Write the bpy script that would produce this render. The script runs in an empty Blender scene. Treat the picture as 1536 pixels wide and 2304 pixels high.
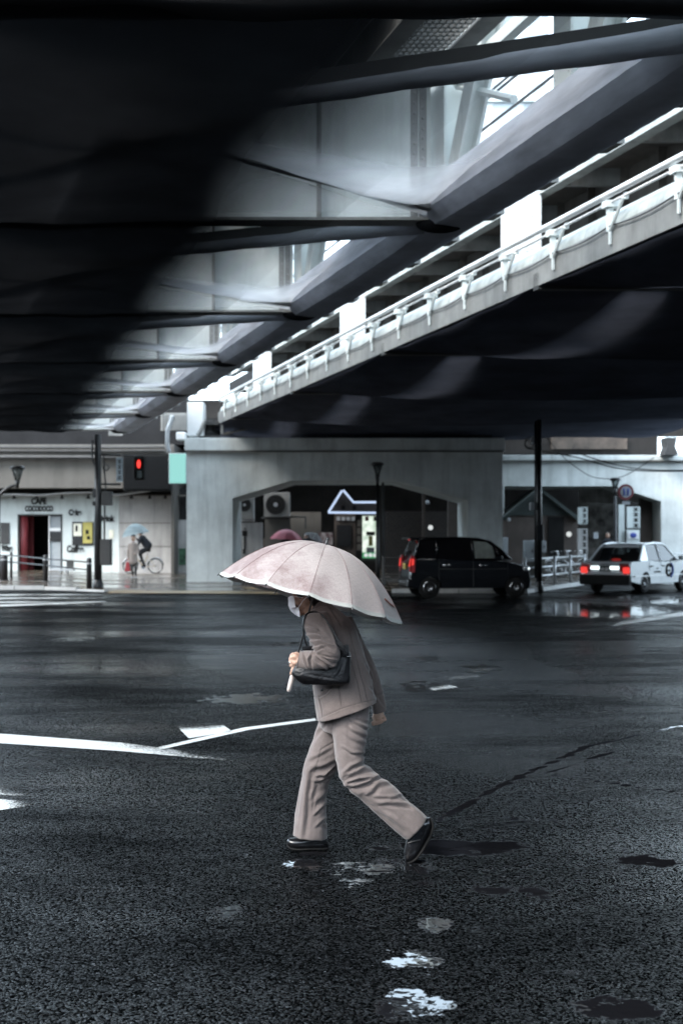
import bpy, bmesh, math, random
from mathutils import Vector, Matrix, noise
random.seed(7)
sc = bpy.context.scene
COL = sc.collection
F = 2880.0; HX = 768.0; HY = 1210.0; CAM = 1.65
BR = 871.0 / F            # heading of the railway: X shifts by -BR per metre of depth
R = math.radians

def P(px, py, D):          # point seen at (px, py) of the photo at depth D
    return Vector(((px - HX) * D / F, D, CAM + (HY - py) * D / F))
def G(px, py, z=0.0):      # point on the ground
    D = (CAM - z) * F / (py - HY)
    return Vector(((px - HX) * D / F, D, z))
def B(s, D, hh):           # railway coordinates
    return Vector((s - BR * D, D, CAM + hh))

# ------------------------------------------------------------------ mesh builder
class MB:
    def __init__(self):
        self.v = []; self.f = []; self.uv = {}
    def add(self, vs, fs):
        n = len(self.v)
        self.v += [Vector(p) for p in vs]
        self.f += [tuple(i + n for i in f) for f in fs]
        return self
    def box(self, a, b, rot=None, at=None):
        x0, y0, z0 = a; x1, y1, z1 = b
        vs = [Vector(p) for p in ((x0,y0,z0),(x1,y0,z0),(x1,y1,z0),(x0,y1,z0),(x0,y0,z1),(x1,y0,z1),(x1,y1,z1),(x0,y1,z1))]
        if rot is not None: vs = [rot @ p for p in vs]
        if at is not None: vs = [p + Vector(at) for p in vs]
        return self.add(vs, [(0,3,2,1),(4,5,6,7),(0,1,5,4),(1,2,6,5),(2,3,7,6),(3,0,4,7)])
    def pbox(self, x0, y0, x1, y1, D, t):       # box whose front face spans photo px (x0,y0)-(x1,y1) at depth D
        a = P(x0, y1, D); b = P(x1, y0, D)
        return self.box((a.x, D, a.z), (b.x, D + t, b.z))
    def hexa(self, p):                          # 8 points, bottom 4 then top 4
        return self.add(p, [(0,3,2,1),(4,5,6,7),(0,1,5,4),(1,2,6,5),(2,3,7,6),(3,0,4,7)])
    def bbar(self, s0, s1, D0, D1, h0, h1):     # bar running with the railway
        return self.hexa([B(s0,D0,h0),B(s1,D0,h0),B(s1,D1,h0),B(s0,D1,h0),B(s0,D0,h1),B(s1,D0,h1),B(s1,D1,h1),B(s0,D1,h1)])
    def prism(self, poly, thick):               # poly: list of points (planar); thick: vector
        n = len(poly); poly = [Vector(p) for p in poly]; t = Vector(thick)
        return self.add(poly + [p + t for p in poly], [tuple(range(n))[::-1], tuple(range(n, 2*n))] + [(i,(i+1)%n,(i+1)%n+n,i+n) for i in range(n)])
    def tube(self, path, rad, n=10, cap=True, squash=None):
        path = [Vector(p) for p in path]
        if not isinstance(rad, (list, tuple)): rad = [rad] * len(path)
        rings = []; up = None
        for i, p in enumerate(path):
            d = (path[min(i+1, len(path)-1)] - path[max(i-1, 0)]).normalized()
            if up is None:
                up = Vector((0,0,1)) if abs(d.z) < .9 else Vector((0,1,0))
            a = d.cross(up).normalized(); b = a.cross(d).normalized(); up = b
            rings.append([p + a*math.cos(2*math.pi*k/n)*rad[i] + b*math.sin(2*math.pi*k/n)*rad[i] for k in range(n)])
        return self.loft(rings, cap)
    def loft(self, rings, cap=True, closed=True):
        n = len(rings[0]); base = len(self.v)
        vs = [p for r in rings for p in r]; fs = []
        for i in range(len(rings)-1):
            for k in range(n if closed else n-1):
                a = i*n+k; b = i*n+(k+1)%n
                fs.append((a, b, b+n, a+n))
        if cap and closed:
            fs.append(tuple(range(n))[::-1]); m = (len(rings)-1)*n
            fs.append(tuple(range(m, m+n)))
        return self.add(vs, fs)
    def capsule(self, p, q, r0, r1, n=12):
        p = Vector(p); q = Vector(q); d = (q-p); L = d.length
        if L < 1e-6: d = Vector((0,0,1))
        d.normalize(); path = []; rad = []
        for a in (-85,-60,-35,-12): path.append(p + d*r0*math.sin(R(a))); rad.append(r0*math.cos(R(a)))
        for a in (12,35,60,85): path.append(q + d*r1*math.sin(R(a))); rad.append(r1*math.cos(R(a)))
        return self.tube(path, rad, n)
    def ellipsoid(self, c, r, rot=None, nu=20, nv=14):
        rings = []; c = Vector(c)
        for j in range(1, nv):
            t = math.pi*j/nv; ring = []
            for k in range(nu):
                a = 2*math.pi*k/nu
                p = Vector((r[0]*math.sin(t)*math.cos(a), r[1]*math.sin(t)*math.sin(a), r[2]*math.cos(t)))
                if rot is not None: p = rot @ p
                ring.append(c+p)
            rings.append(ring)
        return self.loft(rings, True)
    def lathe(self, c, prof, n=20, axis='z'):   # prof: (radius, height)
        rings = []
        for r, h in prof:
            ring = []
            for k in range(n):
                a = 2*math.pi*k/n; x, y = r*math.cos(a), r*math.sin(a)
                ring.append(Vector(c) + (Vector((x,y,h)) if axis=='z' else Vector((x,h,y)) if axis=='y' else Vector((h,x,y))))
            rings.append(ring)
        return self.loft(rings, True)
    def torus(self, c, R0, r, n=32, m=8, axis='y', rot=None, a0=0, a1=2*math.pi):
        rings = []; full = abs(a1-a0-2*math.pi) < 1e-6
        for i in range(n + (0 if full else 1)):
            a = a0 + (a1-a0)*i/n; ring = []
            for k in range(m):
                b = 2*math.pi*k/m; rr = R0 + r*math.cos(b); h = r*math.sin(b)
                p = Vector((rr*math.cos(a), h, rr*math.sin(a))) if axis=='y' else Vector((rr*math.cos(a), rr*math.sin(a), h))
                if rot is not None: p = rot @ p
                ring.append(Vector(c)+p)
            rings.append(ring)
        if full: rings.append(rings[0])
        return self.loft(rings, not full)
    def xf(self, M):
        self.v = [M @ p for p in self.v]; return self
    def build(self, name, mat, parent=None, smooth=False, local=False, label=None, weld=False):
        me = bpy.data.meshes.new(name)
        off = Vector((0,0,0))
        if parent is not None and not local:
            q = parent
            while q is not None: off += q.location; q = q.parent
        me.from_pydata([tuple(p - off) for p in self.v], [], self.f)
        me.validate()
        bm = bmesh.new(); bm.from_mesh(me)
        if weld: bmesh.ops.remove_doubles(bm, verts=bm.verts, dist=1e-5)
        bmesh.ops.recalc_face_normals(bm, faces=bm.faces)
        bm.to_mesh(me); bm.free()
        if smooth:
            for p in me.polygons: p.use_smooth = True
        o = bpy.data.objects.new(name, me); COL.objects.link(o)
        if mat is not None: me.materials.append(mat)
        if parent is not None: o.parent = parent
        if label: o['label'] = label
        return o

def smooth_by_angle(o, deg=40):
    me = o.data
    bm = bmesh.new(); bm.from_mesh(me)
    for f in bm.faces: f.smooth = True
    for e in bm.edges:
        if len(e.link_faces) == 2 and e.calc_face_angle(0) > R(deg): e.smooth = False
    bm.to_mesh(me); bm.free(); return o
def tag(o, label=None, cat=None, group=None, kind=None):
    if label: o['label'] = label
    if cat: o['category'] = cat
    if group: o['group'] = group
    if kind: o['kind'] = kind
    return o
def empty(name, loc, label=None, cat=None, group=None):
    o = bpy.data.objects.new(name, None); COL.objects.link(o); o.location = loc
    o.empty_display_size = .2
    return tag(o, label, cat, group)
def apply_mods(o):
    dg = bpy.context.evaluated_depsgraph_get(); dg.update()
    me = bpy.data.meshes.new_from_object(o.evaluated_get(dg))
    o.modifiers.clear(); old = o.data; o.data = me
    bpy.data.meshes.remove(old)
    return o
def fuse(o, voxel=.006, smooth=3, fac=.5, adapt=0):
    m = o.modifiers.new('r', 'REMESH'); m.mode = 'VOXEL'; m.voxel_size = voxel; m.use_smooth_shade = True
    if smooth:
        s = o.modifiers.new('s', 'SMOOTH'); s.iterations = smooth; s.factor = fac
    apply_mods(o)
    for p in o.data.polygons: p.use_smooth = True
    return o
def bevel(o, w, seg=2):
    m = o.modifiers.new('b', 'BEVEL'); m.width = w; m.segments = seg; m.limit_method = 'ANGLE'; m.angle_limit = R(35)
    return apply_mods(o)
def copy_thing(root, loc, label=None, rotz=None):
    r = root.copy(); COL.objects.link(r); r.location = loc
    if rotz is not None: r.rotation_euler.z = rotz
    if label: r['label'] = label
    for ch in [c for c in root.children]:
        c = ch.copy(); COL.objects.link(c); c.parent = r
        for g in [g for g in ch.children]:
            d = g.copy(); COL.objects.link(d); d.parent = c
    return r

# ------------------------------------------------------------------ materials
def new_mat(name):
    m = bpy.data.materials.new(name); m.use_nodes = True
    nt = m.node_tree; nt.nodes.clear()
    out = nt.nodes.new('ShaderNodeOutputMaterial')
    return m, nt, out
def N(nt, t, **kw):
    n = nt.nodes.new(t)
    for k, v in kw.items():
        if k in n.inputs and not hasattr(n, k): n.inputs[k].default_value = v
        else: setattr(n, k, v)
    return n
def L(nt, a, b): nt.links.new(a, b)
def ramp(nt, src, pts):
    r = nt.nodes.new('ShaderNodeValToRGB'); e = r.color_ramp.elements
    while len(e) < len(pts): e.new(.5)
    for i, (p, c) in enumerate(pts):
        e[i].position = p; e[i].color = c if len(c) == 4 else (*c, 1)
    L(nt, src, r.inputs[0]); return r.outputs[0]
def surf(name, col, rough=.6, metal=0, var=.25, scale=2.0, bump=.0, bscale=60, streak=0, spec=.5, coat=0, col2=None, detail=6, stretch=(1,1,1), wet=0):
    m, nt, out = new_mat(name)
    b = N(nt, 'ShaderNodeBsdfPrincipled'); L(nt, b.outputs[0], out.inputs[0])
    b.inputs['Roughness'].default_value = rough; b.inputs['Metallic'].default_value = metal
    b.inputs['Specular IOR Level'].default_value = spec; b.inputs['Coat Weight'].default_value = coat
    tc = N(nt, 'ShaderNodeTexCoord'); mp = N(nt, 'ShaderNodeMapping'); L(nt, tc.outputs['Object'], mp.inputs[0])
    mp.inputs['Scale'].default_value = stretch
    nz = N(nt, 'ShaderNodeTexNoise', Scale=scale, Detail=detail, Roughness=.6); L(nt, mp.outputs[0], nz.inputs['Vector'])
    c1 = tuple(x*(1-var) for x in col); c2 = col2 or tuple(min(1, x*(1+var)) for x in col)
    last = ramp(nt, nz.outputs['Fac'], [(.3, c1), (.7, c2)])
    if streak:
        mp2 = N(nt, 'ShaderNodeMapping'); L(nt, tc.outputs['Object'], mp2.inputs[0]); mp2.inputs['Scale'].default_value = (1.4, 1.4, .16)
        n2 = N(nt, 'ShaderNodeTexNoise', Scale=1.6, Detail=8, Roughness=.72); L(nt, mp2.outputs[0], n2.inputs['Vector'])
        k = ramp(nt, n2.outputs['Fac'], [(.48, (1,1,1)), (.72, (1-streak,)*3)])
        mx = N(nt, 'ShaderNodeMixRGB', blend_type='MULTIPLY'); mx.inputs[0].default_value = 1
        L(nt, last, mx.inputs[1]); L(nt, k, mx.inputs[2]); last = mx.outputs[0]
    L(nt, last, b.inputs['Base Color'])
    if bump:
        n3 = N(nt, 'ShaderNodeTexNoise', Scale=bscale, Detail=4); L(nt, tc.outputs['Object'], n3.inputs['Vector'])
        bp = N(nt, 'ShaderNodeBump', Strength=bump, Distance=.01); L(nt, n3.outputs['Fac'], bp.inputs['Height']); L(nt, bp.outputs[0], b.inputs['Normal'])
    return m
def glow(name, col, s):
    m, nt, out = new_mat(name)
    e = N(nt, 'ShaderNodeEmission', Strength=s); e.inputs[0].default_value = (*col, 1)
    L(nt, e.outputs[0], out.inputs[0]); return m
def glass(name, col=(.03,.035,.04), rough=.03, alpha=.35):
    m, nt, out = new_mat(name)
    g = N(nt, 'ShaderNodeBsdfPrincipled'); g.inputs['Base Color'].default_value = (*col,1); g.inputs['Roughness'].default_value = rough
    t = N(nt, 'ShaderNodeBsdfTransparent'); t.inputs[0].default_value = (.75,.8,.8,1)
    mx = N(nt, 'ShaderNodeMixShader'); mx.inputs[0].default_value = 1-alpha
    L(nt, t.outputs[0], mx.inputs[1]); L(nt, g.outputs[0], mx.inputs[2]); L(nt, mx.outputs[0], out.inputs[0])
    return m

M = {}
M['steel_pale'] = surf('steel_pale', (.76,.80,.78), .5, var=.08, scale=1.4, streak=.28)
M['steel_grey'] = surf('steel_grey', (.26,.26,.25), .55, var=.25, scale=1.5, streak=.4)
M['steel_brown'] = surf('steel_brown', (.13,.115,.10), .6, var=.35, scale=1.3, streak=.4)
M['steel_dark'] = surf('steel_dark', (.035,.035,.035), .6, var=.3, scale=2)
M['deck_dark'] = surf('deck_dark', (.015,.015,.016), .85, var=.3, scale=1, spec=.2)
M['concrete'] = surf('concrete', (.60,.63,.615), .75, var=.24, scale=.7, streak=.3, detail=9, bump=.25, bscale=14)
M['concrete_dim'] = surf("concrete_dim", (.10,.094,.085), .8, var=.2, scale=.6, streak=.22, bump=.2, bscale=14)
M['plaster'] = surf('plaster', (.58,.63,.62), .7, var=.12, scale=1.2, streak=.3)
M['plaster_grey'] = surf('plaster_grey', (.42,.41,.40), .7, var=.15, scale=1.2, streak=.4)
M['black_metal'] = surf('black_metal', (.012,.012,.013), .35, var=.3, scale=4)
M['black_matte'] = surf('black_matte', (.012,.012,.012), .8, var=.2, scale=3, spec=.2)
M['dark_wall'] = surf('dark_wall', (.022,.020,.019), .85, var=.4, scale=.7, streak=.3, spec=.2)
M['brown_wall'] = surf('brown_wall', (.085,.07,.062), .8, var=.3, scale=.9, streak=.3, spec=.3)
M['chrome'] = surf('chrome', (.6,.6,.6), .18, metal=1, var=.05)
M['zinc'] = surf('zinc', (.42,.43,.44), .35, metal=.7, var=.15, scale=3)
M['white_paint'] = surf('white_paint', (.75,.76,.76), .45, var=.06, scale=2)
M['cabinet'] = surf('cabinet', (.38,.40,.42), .5, var=.1, scale=2, streak=.2)
M['rubber'] = surf('rubber', (.008,.008,.008), .85, var=.2, scale=10, spec=.2)
M['red_plastic'] = surf('red_plastic', (.35,.02,.025), .3, var=.1)
# ================================================================== ground
def asphalt():
    m, nt, out = new_mat('wet_asphalt')
    b = N(nt, 'ShaderNodeBsdfPrincipled'); L(nt, b.outputs[0], out.inputs[0])
    tc = N(nt, 'ShaderNodeTexCoord'); co = tc.outputs['Object']
    at = N(nt, 'ShaderNodeAttribute', attribute_name='wet')
    # puddle mask: painted lowness of the ground broken up by fine noise
    nz = N(nt, 'ShaderNodeTexNoise', Scale=4.6, Detail=9, Roughness=.68); L(nt, co, nz.inputs['Vector'])
    nb = N(nt, 'ShaderNodeTexNoise', Scale=55, Detail=3, Roughness=.6); L(nt, co, nb.inputs['Vector'])
    a1 = N(nt, 'ShaderNodeMath', operation='MULTIPLY_ADD'); L(nt, nz.outputs['Fac'], a1.inputs[0]); a1.inputs[1].default_value = 2.6; L(nt, at.outputs['Fac'], a1.inputs[2])
    a2 = N(nt, 'ShaderNodeMath', operation='MULTIPLY_ADD'); L(nt, nb.outputs['Fac'], a2.inputs[0]); a2.inputs[1].default_value = .4; L(nt, a1.outputs[0], a2.inputs[2])
    pud = ramp(nt, a2.outputs[0], [(.0, (0,0,0)), (1, (1,1,1))])
    mr = N(nt, 'ShaderNodeMapRange'); L(nt, a2.outputs[0], mr.inputs[0])
    mr.inputs[1].default_value = 2.06; mr.inputs[2].default_value = 2.14
    mask = mr.outputs[0]
    # aggregate
    v1 = N(nt, 'ShaderNodeTexVoronoi', Scale=115.0); L(nt, co, v1.inputs['Vector'])
    v2 = N(nt, 'ShaderNodeTexNoise', Scale=90.0, Detail=5, Roughness=.75); L(nt, co, v2.inputs['Vector'])
    s1 = N(nt, 'ShaderNodeMath', operation='MULTIPLY'); L(nt, v1.outputs['Distance'], s1.inputs[0]); s1.inputs[1].default_value = -1.0
    s2 = N(nt, 'ShaderNodeMath', operation='MULTIPLY_ADD'); L(nt, v2.outputs['Fac'], s2.inputs[0]); s2.inputs[1].default_value = 1.1; L(nt, s1.outputs[0], s2.inputs[2])
    inv = N(nt, 'ShaderNodeMath', operation='SUBTRACT'); inv.inputs[0].default_value = 1; L(nt, mask, inv.inputs[1])
    st = N(nt, 'ShaderNodeMath', operation='MULTIPLY'); L(nt, inv.outputs[0], st.inputs[0]); st.inputs[1].default_value = .5
    bp = N(nt, 'ShaderNodeBump', Distance=.010); L(nt, st.outputs[0], bp.inputs['Strength']); L(nt, s2.outputs[0], bp.inputs['Height'])
    # ripples on the standing water
    rp = N(nt, 'ShaderNodeTexNoise', Scale=9.0, Detail=2); L(nt, co, rp.inputs['Vector'])
    b2 = N(nt, 'ShaderNodeBump', Strength=.06, Distance=.02); L(nt, rp.outputs['Fac'], b2.inputs['Height']); L(nt, bp.outputs[0], b2.inputs['Normal'])
    L(nt, b2.outputs[0], b.inputs['Normal'])
    # colour: pebbles of different greys, palest also painted as glints, water darkens
    cr = ramp(nt, v1.outputs['Color'], [(.0, (.0008,.0009,.001)), (.62, (.0015,.0018,.002)), (.80, (.006,.007,.008)), (.95,(.02,.023,.026)), (1, (.12,.135,.15))])
    big = N(nt, 'ShaderNodeTexNoise', Scale=.5, Detail=5, Roughness=.6); L(nt, co, big.inputs['Vector'])
    bc = ramp(nt, big.outputs['Fac'], [(.35, (.55,.55,.55)), (.65, (1.25,1.25,1.25))])
    mx = N(nt, 'ShaderNodeMixRGB', blend_type='MULTIPLY'); mx.inputs[0].default_value = 1; L(nt, cr, mx.inputs[1]); L(nt, bc, mx.inputs[2])
    mw = N(nt, 'ShaderNodeMixRGB'); L(nt, mask, mw.inputs[0]); L(nt, mx.outputs[0], mw.inputs[1]); mw.inputs[2].default_value = (.006,.006,.007,1)
    L(nt, mw.outputs[0], b.inputs['Base Color'])
    mpb = N(nt, 'ShaderNodeMapping'); mpb.inputs['Scale'].default_value = (.16,.42,1); L(nt, co, mpb.inputs[0])
    n6 = N(nt, 'ShaderNodeTexNoise', Scale=1.0, Detail=7, Roughness=.66); L(nt, mpb.outputs[0], n6.inputs['Vector'])
    rr = N(nt, 'ShaderNodeMapRange'); L(nt, n6.outputs['Fac'], rr.inputs[0]); rr.inputs[1].default_value=.38; rr.inputs[2].default_value=.62; rr.inputs[3].default_value=.42; rr.inputs[4].default_value=.10
    rm = N(nt, 'ShaderNodeMixRGB'); L(nt, mask, rm.inputs[0]); L(nt, rr.outputs[0], rm.inputs[1]); rm.inputs[2].default_value=(.015,.015,.015,1)
    L(nt, rm.outputs[0], b.inputs['Roughness'])
    # only some of the stones carry a film of water that shines
    sx = N(nt, 'ShaderNodeSeparateColor'); L(nt, v1.outputs['Color'], sx.inputs[0])
    n5 = N(nt, 'ShaderNodeTexNoise', Scale=105, Detail=6, Roughness=.85); L(nt, co, n5.inputs['Vector'])
    s5 = N(nt, 'ShaderNodeMath', operation='MULTIPLY_ADD'); L(nt, sx.outputs[1], s5.inputs[0]); s5.inputs[1].default_value = .55; L(nt, n5.outputs['Fac'], s5.inputs[2])
    sp = ramp(nt, s5.outputs[0], [(.66, (.0,)*3), (.84, (.10,)*3), (1.0, (1.0,)*3)])
    k6 = ramp(nt, n6.outputs['Fac'], [(.38, (.08,)*3), (.64, (.95,)*3)])
    s6 = N(nt, 'ShaderNodeMixRGB', blend_type='MULTIPLY'); s6.inputs[0].default_value = 1; L(nt, sp, s6.inputs[1]); L(nt, k6, s6.inputs[2]); sp = s6.outputs[0]
    fa = N(nt, 'ShaderNodeAttribute', attribute_name='gleam')  # broad gleam patches painted into the shine level
    s7 = N(nt, 'ShaderNodeMixRGB', blend_type='MULTIPLY'); s7.inputs[0].default_value = 1; L(nt, sp, s7.inputs[1]); L(nt, fa.outputs['Fac'], s7.inputs[2])
    f1 = N(nt, 'ShaderNodeMapRange'); L(nt, fa.outputs['Fac'], f1.inputs[0]); f1.inputs[1].default_value = 1.35; f1.inputs[2].default_value = 2.0; f1.inputs[4].default_value = .26
    f2 = N(nt, 'ShaderNodeMath', operation='MULTIPLY'); L(nt, f1.outputs[0], f2.inputs[0]); L(nt, k6, f2.inputs[1])
    s8 = N(nt, 'ShaderNodeMixRGB', blend_type='ADD'); s8.inputs[0].default_value = 1; L(nt, s7.outputs[0], s8.inputs[1]); L(nt, f2.outputs[0], s8.inputs[2]); sp = s8.outputs[0]
    sm = N(nt, 'ShaderNodeMixRGB'); L(nt, mask, sm.inputs[0]); L(nt, sp, sm.inputs[1]); sm.inputs[2].default_value = (.5,.5,.5,1)
    L(nt, sm.outputs[0], b.inputs['Specular IOR Level'])
    return m
M['asphalt'] = asphalt()

# puddle areas: (photo px, py, half width px, half height px, strength)
PUD = [(930,2262,85,34,.95),(925,2160,75,24,.80),(500,2057,50,18,.95),(975,2085,45,26,.95),(1385,2268,95,28,1.0),
       (1430,1935,95,20,.85),(690,1935,62,22,.75),(935,1950,55,18,.85),(1000,1905,150,18,.95),(860,1950,140,24,.7),(800,1985,60,24,.55),(1120,1905,80,16,.85),(1160,2010,90,14,.75),(1040,1990,100,14,.6),(1200,1850,120,12,.5),
       (680,2060,60,14,.35),(560,1573,95,12,.9),(960,1545,110,16,.7),(1080,1505,55,12,.8),(640,1450,45,6,.7),(240,1505,60,6,.6),(965,1482,45,5,.7),
       (170,1437,45,5,.8),(1330,1372,150,16,.95),(1480,1350,90,10,.8),(620,1925,60,16,.35),(700,1920,70,14,.4),(1260,2185,80,10,.4),(330,2085,40,14,.3),(1410,2130,90,12,.35)]
CR = [((985,1845),(1150,1755),9,.75),((1150,1755),(1320,1680),7,.8),((1320,1680),(1536,1632),6,.75),((1250,1745),(1536,1785),7,.7),((1230,1740),(1380,1690),5,.7),((870,1505),(1000,1480),4,.8),((560,1452),(680,1446),4,.7),((0,1900),(200,1800),3,.4)]
PG = []
for (x, y, a, b_, s) in PUD:
    c = G(x, y); e = G(x + a, y); n_ = G(x, y + b_); f_ = G(x, max(y - b_, HY+30))
    PG.append((c.x, (n_.y+f_.y)/2, e.x - c.x, abs(f_.y - n_.y)/2, s))
CG = [(G(*a), G(*b_), w * G(a[0], a[1]).y / F * .95, s*1.5) for a, b_, w, s in CR]
def wetness(x, y):
    w = 0
    for (cx, cy, rx, ry, s) in PG:
        d = ((x-cx)/rx)**2 + ((y-cy)/ry)**2
        if d < 3: w = max(w, s * max(0, 1 - d*.42))
    for (a, b_, r, s) in CG:
        dx, dy = b_.x-a.x, b_.y-a.y; t = max(0, min(1, ((x-a.x)*dx + (y-a.y)*dy)/(dx*dx+dy*dy)))
        d = math.hypot(x-a.x-t*dx, y-a.y-t*dy)/r
        if d < 2.5: w = max(w, s*max(0, 1-d*d*.3))
    n_ = noise.noise(Vector((x*.35, y*.22, 3.1)))
    return w + .12*n_
def ground():
    xs = [-400,-200,-100,-50,-30,-20,-15] + [-11 + .06*i for i in range(int(24/.06)+1)] + [15,20,30,50,100,200,400]
    ys = [-60,-30,-12,-5,0,2,3] + [3.2 + .06*i*(1 + i*.0012) for i in range(330)]
    while ys[-1] < 45: ys.append(ys[-1] + .18)
    ys += [60,80,120,200,500,900]
    nx, ny = len(xs), len(ys)
    me = bpy.data.meshes.new('ground')
    me.from_pydata([(x, y, 0) for y in ys for x in xs], [], [(j*nx+i, j*nx+i+1, (j+1)*nx+i+1, (j+1)*nx+i) for j in range(ny-1) for i in range(nx-1)])
    at = me.attributes.new('wet', 'FLOAT', 'POINT')
    at.data.foreach_set('value', [(wetness(x, y) if (-12 < x < 14 and 3 < y < 46) else 0) for y in ys for x in xs])
    def gleam(x, y):
        b1_ = math.exp(-((x-1.6)/3.2)**2 - ((y-9.5)/4.5)**2); b2_ = math.exp(-((x-.2)/4.5)**2 - ((y-20)/8)**2)
        return .18 + .85*b1_ + 1.7*b2_ + .25*noise.noise(Vector((x*.5, y*.3, 9)))  # road sheen painted as two soft patches with noise
    af = me.attributes.new('gleam', 'FLOAT', 'POINT'); af.data.foreach_set('value', [gleam(x, y) for y in ys for x in xs])
    me.materials.append(M['asphalt'])
    o = bpy.data.objects.new('ground', me); COL.objects.link(o); o['kind'] = 'structure'
ground()

def paint_mat(name, wear=.5, fine=48):
    m, nt, out = new_mat(name)
    b = N(nt, 'ShaderNodeBsdfPrincipled'); b.inputs['Base Color'].default_value = (.52,.55,.55,1); b.inputs['Roughness'].default_value = .25
    t = N(nt, 'ShaderNodeBsdfTransparent'); mx = N(nt, 'ShaderNodeMixShader'); L(nt, mx.outputs[0], out.inputs[0])
    tc = N(nt, 'ShaderNodeTexCoord')
    n1 = N(nt, 'ShaderNodeTexNoise', Scale=1.3, Detail=4, Roughness=.6); L(nt, tc.outputs['Object'], n1.inputs['Vector'])
    n2 = N(nt, 'ShaderNodeTexNoise', Scale=fine, Detail=8, Roughness=.85); L(nt, tc.outputs['Object'], n2.inputs['Vector'])
    at = N(nt, 'ShaderNodeAttribute', attribute_name='wear')
    a = N(nt, 'ShaderNodeMath', operation='MULTIPLY_ADD'); L(nt, n1.outputs['Fac'], a.inputs[0]); a.inputs[1].default_value=.5; L(nt, n2.outputs['Fac'], a.inputs[2])
    a3 = N(nt, 'ShaderNodeMath', operation='SUBTRACT'); L(nt, a.outputs[0], a3.inputs[0]); L(nt, at.outputs['Fac'], a3.inputs[1])
    r = ramp(nt, a3.outputs[0], [(wear-.05, (0,0,0)), (wear+.09, (1,1,1))])
    L(nt, r, mx.inputs[0]); L(nt, t.outputs[0], mx.inputs[1]); L(nt, b.outputs[0], mx.inputs[2])
    bp = N(nt, 'ShaderNodeBump', Strength=.5, Distance=.004); L(nt, n2.outputs['Fac'], bp.inputs['Height']); L(nt, bp.outputs[0], b.inputs['Normal'])
    return m
M['road_paint'] = paint_mat('road_paint', .55)
def marking(quad, wears, name='lane_marking', n=12):   # quad: near-left, near-right, far-right, far-left in photo px; wear per corner
    q = [G(*p, z=.004) for p in quad]
    vs = []; ws = []
    for j in range(n+1):
        for i in range(n+1):
            u, v = i/n, j/n
            vs.append((q[0]*(1-u)+q[1]*u)*(1-v) + (q[3]*(1-u)+q[2]*u)*v)
            ws.append((wears[0]*(1-u)+wears[1]*u)*(1-v) + (wears[3]*(1-u)+wears[2]*u)*v)
    me = bpy.data.meshes.new(name)
    me.from_pydata([tuple(p) for p in vs], [], [(j*(n+1)+i, j*(n+1)+i+1, (j+1)*(n+1)+i+1, (j+1)*(n+1)+i) for j in range(n) for i in range(n)])
    at = me.attributes.new('wear', 'FLOAT', 'POINT'); at.data.foreach_set('value', ws)
    me.materials.append(M['road_paint'])
    o = bpy.data.objects.new(name, me); COL.objects.link(o); o['kind'] = 'structure'
    return o
marking([(-60,1668),(275,1690),(275,1671),(-60,1646)], [-.1,0,.1,.0])
marking([(275,1690),(545,1714),(545,1706),(275,1671)], [0,.4,.45,.15])
marking([(345,1690),(560,1642),(548,1637),(350,1682)], [.15,-.05,.0,.2])
marking([(560,1642),(712,1621),(708,1616),(548,1637)], [-.05,.1,.1,.0])
marking([(425,1661),(522,1645),(500,1630),(398,1634)], [-.1,-.1,.3,.25])
marking([(-60,1788),(120,1790),(60,1768),(-60,1760)], [.0,.45,.5,.15])
marking([(-60,1832),(5,1822),(105,1807),(-60,1792)], [-.1,.1,.4,.0])
for i, (a, b_) in enumerate([(1337,1341),(1344,1349),(1352,1358)]):
    marking([(-200, b_+1),(300-70*i, b_-3),(330-70*i, a-1),(-200, a+1)], [.0,.25,.3,0], 'crossing_stripe')
marking([(-100,1369),(240,1355),(235,1352),(-100,1364)], [.0,.2,.2,0])
marking([(1375,1409),(1560,1382),(1560,1373),(1395,1398)], [.1,.1,.1,.2])
marking([(1435,1440),(1560,1420),(1560,1414),(1430,1434)], [.3,.3,.3,.3])
marking([(975,1553),(1030,1546),(1010,1540),(965,1548)], [.1,.1,.2,.2])
marking([(1005,1530),(1080,1522),(1115,1500),(1065,1503)], [.3,.3,.3,.3])
marking([(1290,1300),(1600,1320),(1600,1316),(1290,1297)], [.2,.2,.2,.2])

# pavement of pale and tan slabs with a tactile strip
def paving():
    m, nt, out = new_mat('paving')
    b = N(nt, 'ShaderNodeBsdfPrincipled'); L(nt, b.outputs[0], out.inputs[0]); b.inputs['Roughness'].default_value = .22
    tc = N(nt, 'ShaderNodeTexCoord')
    br = N(nt, 'ShaderNodeTexBrick', Scale=2.2); L(nt, tc.outputs['Object'], br.inputs['Vector'])
    br.inputs['Color1'].default_value = (.10,.085,.07,1); br.inputs['Color2'].default_value = (.07,.062,.055,1); br.inputs['Mortar'].default_value=(.05,.05,.05,1)
    nz = N(nt, 'ShaderNodeTexNoise', Scale=.5, Detail=5); L(nt, tc.outputs['Object'], nz.inputs['Vector'])
    k = ramp(nt, nz.outputs['Fac'], [(.35,(.5,.47,.45)),(.65,(1.3,1.15,.95))])
    mx = N(nt, 'ShaderNodeMixRGB', blend_type='MULTIPLY'); mx.inputs[0].default_value=1; L(nt, br.outputs[0], mx.inputs[1]); L(nt, k, mx.inputs[2])
    L(nt, mx.outputs[0], b.inputs['Base Color'])
    rr = ramp(nt, nz.outputs['Fac'], [(.4,(.08,.08,.08)),(.65,(.35,.35,.35))]); L(nt, rr, b.inputs['Roughness'])
    bp = N(nt, 'ShaderNodeBump', Strength=.3, Distance=.01); L(nt, br.outputs['Fac'], bp.inputs['Height']); L(nt, bp.outputs[0], b.inputs['Normal'])
    return m
M['paving'] = paving()
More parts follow.
